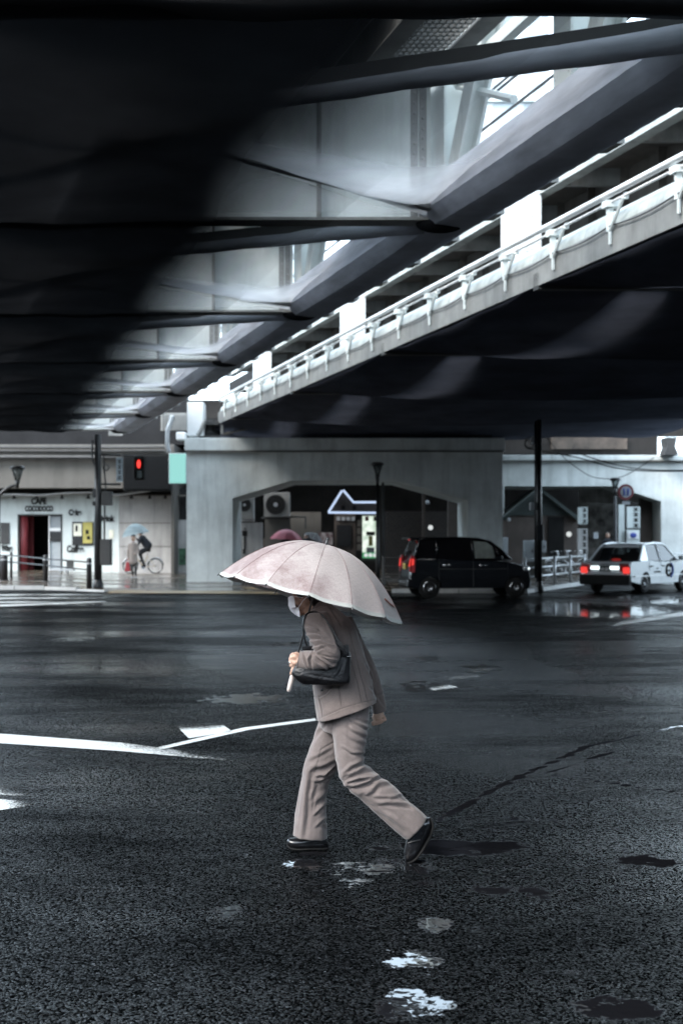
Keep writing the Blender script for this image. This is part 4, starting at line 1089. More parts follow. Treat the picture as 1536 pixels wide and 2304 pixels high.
# which side is the camera side of the angle
pp = [near_surface(x, y) + Vector((0,-.006,.002)) for x, y in ((866,1350),(871,1352),(879,1360),(885,1367))]
lp = [pp[0], pp[1]+Vector((0,-.010,-.004)), pp[2]+Vector((0,-.016,-.004)), pp[3]]
ribbon(m, cr(lp, 5), .007, .002, (.6,-.2,-.8))
m.build('tie_strap', M['brown_leather'], ub)
# ================================================================== text
def letters(txt, at, h, mat, parent, name='lettering', width=None, depth=.01, bold=.0, rotz=0, align='LEFT', vertical=False):
    cu = bpy.data.curves.new(name, 'FONT'); cu.body = txt; cu.size = h*1.35; cu.extrude = depth; cu.offset = bold; cu.align_x = align
    ob = bpy.data.objects.new(name, cu); COL.objects.link(ob)
    dg = bpy.context.evaluated_depsgraph_get(); me = bpy.data.meshes.new_from_object(ob.evaluated_get(dg)); bpy.data.objects.remove(ob)
    xs = [v.co.x for v in me.vertices]; w = max(xs)-min(xs)
    sx = (width/w) if width else 1; x0 = min(xs) if align == 'LEFT' else (min(xs)+max(xs))/2
    ys = [v.co.y for v in me.vertices]; y0 = min(ys)
    Rm = Matrix.Rotation(rotz, 3, 'Z'); off = Vector((0,0,0)); q = parent
    while q is not None: off += q.location; q = q.parent
    for v in me.vertices:
        v.co = Rm @ Vector(((v.co.x-x0)*sx, -v.co.z, v.co.y-y0)) + Vector(at) - off
    me.materials.clear(); me.materials.append(mat)
    o = bpy.data.objects.new(name, me); COL.objects.link(o)
    if parent: o.parent = parent
    return o

# ================================================================== concrete portals
def portal(name, D, t, xl, xr, ytop, yband, yund, ybase, inner_l, inner_r, h1l, h1r, yh_l, yh_r, mat, label, lip=8, group='concrete railway portals'):
    root = empty(name, P((xl+xr)/2, ybase, D), label, 'bridge pier', group)
    def Q(x, y): return P(x, y, D)
    th = Vector((0,t,0))
    # one outline: legs with haunches and beam
    poly = [Q(xl,ybase+4), Q(inner_l,ybase+4), Q(inner_l,yh_l), Q(h1l,yund), Q(h1r,yund), Q(inner_r,yh_r), Q(inner_r,ybase+4), Q(xr,ybase+4), Q(xr,yband), Q(xl,yband)]
    m = MB()
    # build as pieces sharing edges: left leg, beam, right leg
    m.prism([poly[0], poly[1], poly[2], poly[9]], th)
    m.prism([poly[9], poly[2], poly[3], poly[4], poly[5], poly[8]], th)
    m.prism([poly[8], poly[5], poly[6], poly[7]], th)
    fr = m.build('portal_frame', mat, root, weld=True)
    # remove inner faces created between pieces
    bm = bmesh.new(); bm.from_mesh(fr.data)
    seen = {}
    kill = []
    for f in bm.faces:
        k = tuple(sorted(v.index for v in f.verts))
        if k in seen: kill += [f, seen[k]]
        seen[k] = f
    bmesh.ops.delete(bm, geom=list(set(kill)), context='FACES'); bm.to_mesh(fr.data); bm.free()
    m = MB()
    a = P(xl-lip, yband, D-.18); b_ = P(xr+lip, ytop, D-.18)
    m.box((a.x, D-.18, a.z), (b_.x, D+t+.18, b_.z))
    o = m.build('cap_beam', mat, root); bevel(o, .03)
    m = MB(); m.box((a.x+.1, D-.22, a.z-.05), (b_.x-.1, D-.14, a.z-.0)); m.build('drip_edge', M['concrete_dim'], o)
    return root
M['concrete_pale'] = surf('concrete_pale', (.68,.70,.69), .7, var=.1, scale=.9, streak=.15)
p1 = portal('concrete_pier', 47.5, 4.2, 420, 1130, 985, 1014, 1081, 1310, 523, 1052, 655, 890, 1121, 1125, M['concrete'], 'grey concrete portal pier with sloping haunches, standing behind the pink umbrella', lip=5)
p2 = portal('concrete_pier', 57.0, 4.0, 1085, 1720, 1024, 1036, 1094, 1298, 1134, 1486, 1136, 1382, 1096, 1128, M['concrete'], 'pale concrete portal pier behind the silver taxi, brightly lit at its outer leg', lip=2)
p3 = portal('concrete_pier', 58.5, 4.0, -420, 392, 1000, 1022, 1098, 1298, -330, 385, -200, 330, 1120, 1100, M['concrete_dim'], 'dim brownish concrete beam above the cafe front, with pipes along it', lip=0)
m = MB()
for y in (1006, 1014, 1028): m.tube([P(-200,y,58.2), P(200,y+1,58.2), P(370,y,58.2)], .05 if y != 1028 else .09, 6)
o = m.build('conduit', M['steel_dark'], p3)
# stains of old formwork bands on the first pier
m = MB()
for x, w in ((500,1.2),(560,1.2),(870,1.2),(905,1.4),(940,1.3),(985,1.5)):
    pass
# bearings between pier cap and girders
for x in (470, 760, 1085):
    r = empty('bridge_bearing', P(x, 985, 47.9), {470:'black steel bearing block on the pier cap beside the white column',760:'black steel bearing block on the pier cap above its middle',1085:'black steel bearing block at the pier cap end above the black car'}[x], 'bearing', 'bearings on the pier cap')
    m = MB(); m.pbox(x-22, 979, x+22, 984.7, 47.8, 1.2); m.build('base_plate', M['steel_dark'], r)
    m = MB(); c = P(x, 979, 48.4); m.lathe((c.x, c.y, c.z), [(.42,0),(.25,.15),(.22,.30),(.4,.42)], 16); m.build('rocker', M['steel_dark'], r, smooth=True)
    m = MB(); m.pbox(x-24, 948, x+24, 955, 47.8, 1.2); m.build('top_plate', M['steel_dark'], r)
# dark end girder resting above the pier
r = tag(None or empty('end_girder', P(780, 960, 48.3)), 'dark steel cross girder lying over the pier cap', 'girder')
m = MB(); m.pbox(462, 945, 1130, 978, 49.2, .4); m.build('web', M['steel_dark'], r)
m = MB()
for x in range(480, 1130, 30): m.pbox(x, 946, x+3, 977, 48.9, .29)
m.build('stiffener', M['deck_dark'], r)
# black frames of lattice right of the centre
r = empty('railing', P(480, 975, 47.6), 'thin grey inspection railing on the pier cap beside the white column', 'railing')
m = MB(); m.tube([P(500,977,47.6),P(500,950,47.6)], .05, 6); m.tube([P(569,965,47.6),P(569,948,47.6)], .04, 6); m.build('post', M['steel_grey'], r)
m = MB(); m.tube([P(500,977,47.6),P(569,962,47.6)], .035, 6); m.build('handrail', M['steel_brown'], r)
# white column rising beside the pier
r = empty('steel_column', P(441, 985, 48.0), 'white painted steel column rising from the pier top into the gap', 'column')
m = MB(); m.pbox(421, 905, 458, 981, 47.6, .9); o = m.build('column_shaft', M['white_paint'], r); bevel(o, .04)
m = MB(); m.tube([P(462,945,47.5),P(452,968,47.5),P(444,981,47.5)], .07, 8); m.build('drain_pipe', M['steel_grey'], r)
# corrugated strip wall and downpipe in the slot left of the pier
r = empty('downpipe', P(384, 1018, 53), 'pale curved downpipe beside the dark louvred box', 'pipe')
m = MB(); m.tube(cr([P(388,935,53),P(385,950,53),P(378,968,53),P(377,1000,53),P(381,1018,53)],4), .09, 8); m.build('pipe', M['zinc'], r, smooth=True)
m = MB(); m.pbox(396, 972, 418, 990, 52.5, .5); o = m.build('pipe_box', M['white_paint'], r); bevel(o, .05)
r = empty('corrugated_screen', P(395, 970, 56), 'grey corrugated screen high in the slot beside the pier', 'screen')
m = MB()
for i in range(18): m.pbox(364+3.2*i, 930, 366+3.2*i, 968, 56+.05*(i%2), .1)
m.pbox(362, 929, 422, 969, 56.2, .06)
m.build('screen_sheet', M['steel_grey'], r)

# ================================================================== cafe building
cafe = empty('cafe_building', P(130, 1290, 60), 'white plaster cafe front with black lettering and red door column', 'building')
DC = 60.0; yb = 1291.5
m = MB()
m.pbox(-260, 1112, 40, yb, DC, .25); m.pbox(40, 1112, 141, 1157, DC, .25); m.pbox(141, 1112, 268, yb, DC, .25)
m.build('wall', M['plaster'], cafe)
m = MB(); m.pbox(-260,1088,214,1112,DC-.5,.9); m.build('canopy', M['black_matte'], cafe)
m = MB()
m.pbox(41,1158,44,yb,DC-.03,.35); m.pbox(137,1158,140,yb,DC-.03,.35); m.pbox(44,1157,137,1160,DC-.03,.35); m.build('door_frame', M['steel_dark'], cafe)
m = MB(); m.pbox(30,1150,150,yb,DC+3.0,.1); m.build('interior', M['black_matte'], cafe)
M['red_wall'] = surf('red_wall', (.20,.03,.035), .5, var=.2, streak=.3)
m = MB(); c = P(53, yb, DC+.35); m.lathe((c.x,c.y,c.z), [(.24,0),(.24,2.9)], 20); m.build('red_column', M['red_wall'], cafe, smooth=True)
m = MB(); m.pbox(66,1160,76,yb,DC+1.2,.1); m.build('red_panel', M['red_wall'], cafe)
M['pale_glass'] = surf('pale_glass', (.35,.38,.40), .12, var=.25, scale=.8)
w_ = MB(); w_.pbox(112,1162,137,1188,DC+.12,.03); w_.pbox(112,1196,137,1219,DC+.10,.03); w_.pbox(112,1219,137,1284,DC+.12,.03); wo = w_.build('window', M['pale_glass'], cafe)
m = MB(); m.pbox(110,1160,112,yb,DC+.02,.12); m.pbox(112,1188,137,1195,DC+.04,.1); m.pbox(112,1284,137,yb,DC+.04,.1); m.build('frame', M['white_paint'], wo)
m = MB(); m.pbox(112,1197,137,1218,DC+.06,.02); m.build('dark_pane', M['black_metal'], wo)
def wpx(n): return n*DC/F
for txt, x, y, h, w in (('CAFE', 71, 1135, 14, 34), ('COCODOCO', 57, 1151, 12, 63), ('Cake', 155, 1160, 13, 29), ('Coffee', 151, 1243, 15, 38), ('Wine', 3, 1240, 13, 26), ('Drink', 222, 1174, 14, 37)):
    p = P(x, y, DC-.02); letters(txt, p, wpx(h), M['black_matte'], cafe, width=wpx(w), bold=.02, depth=.012)
m = MB(); m.pbox(163,1174,211,1227,DC-.06,.06); nb_ = m.build('notice_board', M['black_metal'], cafe)
M['poster_white'] = surf('poster_white', (.75,.74,.62), .6, var=.25, scale=3); M['poster_yellow'] = surf('poster_yellow', (.42,.37,.10), .6, var=.15, scale=4)
m = MB(); m.pbox(166,1178,184,1206,DC-.075,.012); m.build('poster', M['poster_white'], nb_)
m = MB(); m.pbox(187,1175,208,1222,DC-.075,.012); m.build('poster', M['poster_yellow'], nb_)
m = MB(); m.pbox(193,1192,200,1202,DC-.085,.008); m.pbox(196,1206,203,1214,DC-.085,.008); m.pbox(170,1182,175,1196,DC-.085,.008); m.build('poster_print', M['black_matte'], nb_)
m = MB(); m.pbox(2,1176,22,1224,DC-.05,.05); m.build('menu_board', M['steel_dark'], cafe)
m = MB(); m.pbox(246,1192,256,1212,DC-.03,.03); m.build('notice', M['poster_white'], cafe)
m = MB(); m.tube(cr([P(-50,1116,DC-.7),P(30,1112,DC-.7),P(90,1114,DC-.7),P(150,1109,DC-.7),P(213,1108,DC-.7),P(260,1113,DC-.7),P(330,1104,DC-.7),P(392,1092,DC-.7)],5), .07, 8); m.build('canopy_pipe', M['zinc'], cafe, smooth=True)
for i, x in enumerate((32, 83, 140, 199, 296, 337, 372)):
    m = MB(); c = P(x, 1119, DC-.6); m.lathe((c.x,c.y,c.z), [(.02,.12),(.05,.08),(.10,-.06),(.08,-.07)], 12); m.build('spot_lamp', M['black_metal'], cafe, smooth=True)

ww = empty('plaster_house', P(330, 1290, 60), 'grey-white plaster wall section where the cyclist passes', 'building')
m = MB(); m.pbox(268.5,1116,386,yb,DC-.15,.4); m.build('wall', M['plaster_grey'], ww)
m = MB(); m.pbox(268.5,1113,440,1116,DC-.2,.5); m.pbox(268.5,1176,386,1177.5,DC-.17,.02); m.pbox(268.5,1229,386,1230,DC-.17,.02); m.build('joint_band', M['steel_brown'], ww)
m = MB(); m.pbox(386,1170,424,yb,DC-.05,.3); m.build('side_panel', M['plaster_grey'], ww)
m = MB(); m.pbox(386,1100,424,1169,DC+.5,.3); m.build('dark_window', M['black_metal'], ww)
M['poster_green'] = surf('poster_green', (.05,.12,.07), .5, var=.7, scale=6, detail=2)
m = MB(); m.pbox(403,1234,418,1271,DC-.08,.03); m.build('poster', M['poster_green'], ww)
# louvred box above
r = empty('louvred_box', P(325, 1104, 57.5), 'black louvred plant box above the plaster wall beside the red signal', 'plant box')
m = MB(); m.pbox(277,1022,382,1104,57.5,.8); m.build('casing', M['black_matte'], r)
m = MB()
for i in range(34): m.pbox(279+3*i,1026,280.4+3*i,1100,57.42,.08)
m.build('louvre', M['black_metal'], r)
# lit screen
M['screen'] = glow('screen_glow', (.30,.66,.62), .20)
r = empty('sign_box', P(400, 1088, 55), 'glowing pale green square sign box beside the pier', 'sign')
m = MB(); m.pbox(380,1019.5,419,1088,55,.35); m.build('box', M['cabinet'], r)
m = MB(); m.pbox(381.5,1021,418,1087,54.96,.035); m.build('lit_face', M['screen'], r)

# ---- dark shop row behind the portals
shop = empty('shop_row', P(760, 1290, 62), 'dark shop row under the viaduct seen through the pier opening', 'building')
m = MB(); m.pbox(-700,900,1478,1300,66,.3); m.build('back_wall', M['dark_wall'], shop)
m = MB(); m.pbox(532,1100,572,1174,54,.3); m.build('service_panel', M['plaster_grey'], shop)
m = MB(); m.pbox(537,1176,590,1262,54,.3); pn_ = m.build('door_panel', M['plaster_grey'], shop)
m = MB()
for a, b_ in (((549,1188),(553,1192)),((545,1194),(556,1206)),((549,1206),(553,1236)),((546,1236),(552,1246))): m.pbox(a[0],a[1],b_[0],b_[1],53.97,.03)
m.build('poster_figure', M['black_matte'], pn_)
m = MB(); m.pbox(596,1168,651,1235,56,.2); m.build('store_panel', M['concrete_dim'], shop)
m = MB(); m.pbox(653,1152,722,1212,57,.2); m.build('store_panel', M['concrete_dim'], shop)
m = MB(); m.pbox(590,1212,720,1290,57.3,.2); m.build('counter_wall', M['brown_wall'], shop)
m = MB(); m.tube([P(588,1166,55.6),P(660,1163,55.6),P(687,1163,55.6),P(687,1190,55.6)], .05, 6); m.build('pipe', M['steel_dark'], shop)
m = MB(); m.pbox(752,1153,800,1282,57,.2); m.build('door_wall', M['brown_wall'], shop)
m = MB(); m.pbox(757,1181,789,1229,56.92,.08); m.build('shop_window', M['black_metal'], shop)
m = MB(); m.pbox(757,1245,789,1282,56.92,.08); m.build('door', M['black_metal'], shop)
for i in range(4):
    m = MB(); m.pbox(757+11*i,1163,765+11*i,1171,56.9,.06); m.build('menu_card', M['cabinet'], shop)
M['pink_poster'] = surf('pink_poster', (.38,.10,.13), .5, var=.8, scale=7, detail=1, col2=(.55,.5,.5))
m = MB(); m.pbox(716,1198,748,1226,56.5,.1); m.build('poster', M['pink_poster'], shop)
for i in range(4):
    m = MB(); m.pbox(803,1170+18*i,813,1184+18*i,57,.1); m.build('menu_card', M['concrete_dim'], shop)
# brick side
def brick():
    m, nt, out = new_mat('dark_brick')
    b = N(nt, 'ShaderNodeBsdfPrincipled'); L(nt, b.outputs[0], out.inputs[0]); b.inputs['Roughness'].default_value=.8
    tc = N(nt,'ShaderNodeTexCoord'); mp = N(nt,'ShaderNodeMapping'); mp.inputs['Rotation'].default_value=(R(90),0,0); L(nt, tc.outputs['Object'], mp.inputs[0])
    br = N(nt,'ShaderNodeTexBrick',Scale=2.4); L(nt, mp.outputs[0], br.inputs['Vector'])
    br.inputs['Color1'].default_value=(.045,.036,.032,1); br.inputs['Color2'].default_value=(.03,.026,.025,1); br.inputs['Mortar'].default_value=(.075,.07,.066,1)
    L(nt, br.outputs[0], b.inputs['Base Color']); return m
M['brick'] = brick()
m = MB(); m.pbox(868,1150,1010,1292,56.2,.3); m.build('brick_wall', M['brick'], shop)
m = MB(); m.pbox(950,1083,956,1290,55.9,.25); m.build('pillar', M['brown_wall'], shop)
m = MB(); m.pbox(1007,1110,1030,1290,53.2,.3); m.build('pillar', M['brown_wall'], shop)
M['globe'] = glow('lamp_globe', (.8,.85,.85), .16)
for (x, y, rr, g) in ((968,1187,5.5,1),(961,1130,4.5,0),(1279,1202,6,1),(1144,1169,4,0)):
    m = MB(); m.ellipsoid(P(x,y,55.6), (rr*55.6/F,)*3); o = m.build('wall_lamp', M['globe'] if g else M['cabinet'], None, smooth=True)
    tag(o, {968:'small lit globe lamp on the dark brick wall beside the pier leg',961:'unlit globe lamp high on the dark wall inside the pier opening',1279:'bright square-looking lamp on the hut wall beside its door',1144:'small unlit lamp at the hut wall corner'}[x], 'lamp')
# air conditioners
def aircon(x0, y0, x1, y1, D, label):
    r = empty('air_conditioner', P((x0+x1)/2, y1, D), label, 'air conditioner', 'outdoor units of air conditioners')
    m = MB(); m.pbox(x0,y0,x1,y1,D,.45); o = m.build('casing', M['steel_grey'], r); bevel(o, .02)
    c = P((x0*.55+x1*.45),(y0+y1)/2,D-.02); rr = min(x1-x0,y1-y0)*.40*D/F
    m = MB(); m.lathe((c.x,c.y,c.z), [(.001,0),(rr,0),(rr*1.02,.015),(.001,.015)], 28, 'y'); f = m.build('fan_grille', M['black_matte'], r)
    m = MB()
    for k_ in (.35,.6,.85,1.0): m.torus((c.x,c.y-.02,c.z), rr*k_, .012, 24, 5)
    m.build('guard', M['steel_dark'], f)
    m = MB(); m.lathe((c.x,c.y-.05,c.z), [(.001,0),(rr*.22,.0),(rr*.22,.04),(.001,.04)], 14, 'y'); m.build('fan_hub', M['cabinet'], f)
aircon(534,1104,570,1168,53.5,'air conditioner unit with pale fan hub next to the pier leg, above the door panel')
aircon(594,1108,652,1163,55.5,'wide air conditioner unit further inside the pier opening')
# arrow-shaped light outline
r = empty('arrow_sign', P(795,1155,53), 'house-and-arrow outline of bluish light tube over the bar sign', 'sign')
M['tube_light'] = glow('tube_light', (.58,.72,.98), .19)
pp = [P(739,1152,53),P(769,1104,53),P(772,1103,53),P(795,1130,53),P(852,1130,53)]
m = MB(); m.tube(pp, .045, 8); m.tube([P(738,1153,53),P(852,1154,53)], .045, 8); m.build('light_tube', M['tube_light'], r, smooth=True)
m = MB(); m.prism([P(742,1150,53.12),P(771,1107,53.12),P(796,1133,53.12),P(852,1133,53.12),P(852,1151,53.12)], (0,.1,0)); bk_ = m.build('sign_board', M['brown_wall'], r)
m = MB()
for x in (772, 797): m.pbox(x-4,1138,x+4,1147,53.0,.1)
m.build('board_plate', M['black_matte'], bk_)
# illuminated beer-bar panel
def lit_panel():
    m, nt, out = new_mat('lit_panel')
    e = N(nt,'ShaderNodeEmission',Strength=.24); tc = N(nt,'ShaderNodeTexCoord'); nz = N(nt,'ShaderNodeTexNoise',Scale=3.0,Detail=3); L(nt,tc.outputs['Object'],nz.inputs['Vector'])
    L(nt, ramp(nt, nz.outputs['Fac'], [(.35,(.32,.42,.33)),(.6,(.72,.80,.72))]), e.inputs[0]); L(nt,e.outputs[0],out.inputs[0]); return m
M['lit_panel'] = lit_panel()
r = empty('light_box_sign', P(832,1258,53), 'tall glowing white and green bar light box below the arrow sign', 'sign')
m = MB(); m.pbox(812,1158,854,1262,53,.3); m.build('case', M['steel_dark'], r)
m = MB(); m.pbox(815,1161,851,1256,52.95,.05); lf = m.build('lit_face', M['lit_panel'], r)
for (x0,y0,x1,y1,mt) in ((824,1196,843,1205,'brown_wall'),(829,1206,838,1228,'poster_yellow'),(821,1162,829,1172,'red_wall'),(840,1162,848,1172,'brown_wall'),(824,1232,842,1243,'cabinet')):
    m = MB(); m.pbox(x0,y0,x1,y1,52.9,.045); m.build('sign_print', M[mt], lf)
M['green_glow'] = glow('green_glow', (.12,.45,.22), .12)
m = MB(); m.pbox(815,1243,851,1256,52.9,.045); m.build('green_band', M['green_glow'], lf)
for x in (823,833,843):
    m = MB(); m.ellipsoid(P(x,1249,52.88), (.08,.03,.08)); m.build('bulb', M['globe'], lf)

# ---- gabled hut and things under the right portal
hut = empty('hut', P(1215,1290,57), 'dark hut with gabled roof and black doorway under the viaduct', 'hut')
m = MB(); m.prism([P(1136,1292,56),P(1136,1165,56),P(1215,1104,56),P(1300,1165,56),P(1300,1292,56)], (0,3,0)); m.build('wall', M['brown_wall'], hut)
m = MB()
m.prism([P(1128,1166,55.6),P(1215,1097,55.6),P(1215,1105,55.6),P(1134,1172,55.6)], (0,3.8,0)); m.prism([P(1215,1097,55.6),P(1306,1166,55.6),P(1300,1172,55.6),P(1215,1105,55.6)], (0,3.8,0))
M['roof_green'] = surf('roof_green', (.022,.032,.030), .6, var=.3); m.build('roof', M['roof_green'], hut)
m = MB(); m.prism([P(1145,1160,55.93),P(1215,1106,55.93),P(1290,1160,55.93)], (0,.05,0)); m.build('gable', M['roof_green'], hut)
m = MB(); m.pbox(1233,1163,1268,1291,55.92,.06); m.build('doorway', M['black_matte'], hut)
def cabinet(x0,y0,x1,y1,D,label):
    m = MB(); m.pbox(x0,y0,x1,y1,D,.4); r = empty('utility_cabinet', P((x0+x1)/2,y1,D), label, 'cabinet', 'grey utility cabinets'); o = m.build('casing', M['cabinet'], r); bevel(o, .03)
    m = MB(); m.pbox(x0+(x1-x0)*.1,y0+3,x1-(x1-x0)*.1,y1-3,D-.02,.02); o2 = m.build('door', M['cabinet'], r)
    m = MB(); m.pbox((x0+x1)/2+2,(y0+y1)/2-3,(x0+x1)/2+4,(y0+y1)/2+3,D-.05,.03); m.build('handle', M['black_metal'], o2)
    m = MB(); m.pbox(x0+2,y1,x1-2,1300,D+.05,.3); m.build('plinth', M['concrete_dim'], r)
cabinet(1111,1209,1142,1256,49.5,'pale grey cabinet standing just behind the bonnet of the black car')
cabinet(1179,1216,1209,1264,49.5,'pale grey cabinet standing left of the tall utility pole')
cabinet(1213,1217,1228,1243,49.2,'small white cabinet fixed at the right of the tall utility pole')
# vertical shop signs with square characters
def block_sign(x0,y0,x1,y1,D,n,label,mat='white_paint'):
    r = empty('hanging_sign', P((x0+x1)/2,y1,D), label, 'sign', 'upright shop signs')
    m = MB(); m.pbox(x0,y0,x1,y1,D,.25); m.build('board', M[mat], r)
    for i in range(n):
        yc = y0+(y1-y0)*(i+.5)/n; hh_ = (y1-y0)/n*.30; xc = x0+(x1-x0)*.68
        m = MB(); w2 = (x1-x0)*.20
        m.pbox(xc-w2,yc-hh_,xc+w2,yc-hh_*.5,D-.02,.02); m.pbox(xc-w2,yc+hh_*.5,xc+w2,yc+hh_,D-.02,.02); m.pbox(xc-w2*.4,yc-hh_*.5,xc+w2*.4,yc+hh_*.5,D-.02,.02)
        m.build('character', M['black_matte'], r)
block_sign(1301,1141,1321,1179,54,3,'short white upright sign with three black characters beside the hut','plaster')
block_sign(1300,1189,1321,1262,54,5,'tall pale upright sign with five black characters beside the hut, lower one','plaster_grey')
block_sign(1410,1140,1439,1188,55,4,'white banner sign with rows of small black writing under the round traffic sign','plaster')
m = MB(); m.pbox(1303,1099,1386,1132,60,.1); o = m.build('wall_mural', surf('mural', (.33,.31,.29), .7, var=.6, scale=1.2, streak=.5), None); tag(o, 'pale streaked panel high in the dark opening behind the lamp', 'panel')
M['clutter'] = surf('clutter', (.06,.05,.045), .6, var=.9, scale=2.2, detail=3, col2=(.26,.24,.22))
m = MB(); m.pbox(1303,1132,1400,1295,62,.1); m.build('shopfront_wall', M['clutter'], shop)
r = empty('noticeboard', P(1425,1225,54.6), 'white noticeboard carrying a small blue mark behind the taxi roof', 'sign')
m = MB(); m.pbox(1391,1135,1404,1258,54.8,.1); m.pbox(1405,1192,1438,1258,54.6,.1); m.build('board', M['plaster'], r)
M['blue_print'] = surf('blue_print', (.05,.08,.35), .5, var=.2)
m = MB(); m.pbox(1412,1196,1436,1212,54.55,.04); o = m.build('label_plate', M['white_paint'], r); m = MB(); m.ellipsoid(P(1424,1204,54.53),(.14,.02,.11)); m.build('blue_mark', M['blue_print'], o)
m = MB(); m.pbox(1334,1198,1345,1212,58,.1); o = m.build('wall_poster', M['cabinet'], None); tag(o, 'small pale poster in the dark opening to the right of the tall upright sign', 'poster')
# inner dark wall beside the bright pier leg
m = MB(); m.pbox(1440,1110,1466,1295,58.5,.4); o = m.build('wall_panel', M['brown_wall'], None); tag(o, 'brown wall return inside the bright portal beside the noticeboard', 'wall')

# ================================================================== poles and lamps
def pole(x, y0, y1, D, r_, label, boxes, name='utility_pole'):
    b0 = P(x, y1, D); b0.z = 0
    root = empty(name, b0, label, 'pole', 'dark poles on the pavement')
    t = P(x, y0, D)
    m = MB(); m.tube([(b0.x,D,0),(b0.x,D,t.z*.5),(t.x,D,t.z)], [r_*1.1,r_,r_*.85], 16); m.build('shaft', M['black_metal'], root, smooth=True)
    m = MB(); m.lathe((b0.x,D,0), [(r_*1.6,0),(r_*1.6,.10),(r_*1.15,.3),(r_*1.0,.32)], 16); m.build('base', M['black_metal'], root, smooth=True)
    for (x0,yy0,x1,yy1,mt) in boxes:
        m = MB(); m.pbox(x0,yy0,x1,yy1,D-.12,.35); o = m.build('pole_box', M[mt], root); bevel(o, .02)
    return root
DPL = 4752/(1326-1210)
pl = pole(221, 978, 1328, DPL, .115, 'dark utility pole with control boxes standing at the kerb before the cafe', [(228,1105,250,1137,'steel_dark'),(225,1213,249,1272,'steel_dark'),(208,1100,216,1120,'black_metal'),(208,1128,214,1138,'black_metal')])
m = MB(); m.tube(cr([P(209,990,DPL),P(208,1030,DPL),P(216,1050,DPL)],4), .03, 6); m.tube(cr([P(234,1024,DPL),P(235,1060,DPL),P(238,1090,DPL),P(238,1106,DPL)],4), .025, 6); m.torus(P(239,1052,DPL-.05), .09, .02, 16, 6); m.tube([P(236,1138,DPL),P(235,1213,DPL)], .03, 6); m.build('cable', M['black_metal'], pl, smooth=True)
for y in (1024, 1089):
    m = MB(); m.tube([P(221,y,DPL),P(272,y+1,DPL)], .035, 8); m.build('bracket_arm', M['black_metal'], pl, smooth=True)
# signals carried by the arm
r = empty('traffic_light', P(312,1080,DPL-.1), 'black pedestrian signal showing a red light beside the utility pole', 'traffic light')
m = MB(); m.pbox(303,1026,324,1080,DPL,.35); o = m.build('housing', M['black_matte'], r); bevel(o, .02)
M['red_light'] = glow('red_light', (1.0,.06,.05), .3); M['dark_lens'] = surf('dark_lens', (.05,.07,.07), .2, var=.2)
m = MB(); m.ellipsoid(P(312.5,1044,DPL-.03), (.062,.03,.135)); m.build('red_lens', M['red_light'], r, smooth=True)
m = MB(); m.pbox(306,1058,320,1075,DPL-.03,.03); m.build('dark_lens', M['dark_lens'], r)
m = MB()
for y in (1032, 1055): m.pbox(302,y,325,y+1.5,DPL-.28,.28)
m.pbox(302,1033,303,1076,DPL-.28,.28); m.pbox(324,1033,325,1076,DPL-.28,.28); m.build('visor', M['black_matte'], r)
m = MB(); m.tube([P(272,1025,DPL+.2),P(310,1026,DPL+.2)], .03, 6); m.build('bracket_arm', M['black_metal'], r)
r = empty('street_sign', P(269,1084,DPL-.1), 'narrow pale blue upright name plate hung between pole and signal', 'sign')
m = MB(); m.pbox(262,1029,276,1084,DPL,.06); m.build('plate', surf('plate_blue', (.30,.36,.40), .5, var=.1), r)
for i in range(4):
    m = MB(); y = 1035+12*i; m.pbox(265,y,273,y+1.6,DPL-.02,.02); m.pbox(268,y+1.6,270,y+8,DPL-.02,.02); m.pbox(265,y+5,273,y+6.4,DPL-.022,.02); m.build('character', M['steel_dark'], r)
DPR = 4752/(1331-1210)
pr = pole(1212, 945, 1331, DPR, .085, 'tall dark utility pole standing between the black car and the taxi', [(1193,1130,1204,1148,'cabinet'),(1196,981,1202,999,'cabinet'),(1207,1180,1222,1216,'black_metal')])
m = MB(); m.tube([P(1204,948,DPR-.1),P(1204,1300,DPR-.1)], .035, 8); m.torus(P(1192,996,DPR-.05), .16, .015, 20, 6); m.torus(P(1189,1000,DPR-.05), .13, .015, 20, 6); m.build('cable', M['black_metal'], pr, smooth=True)

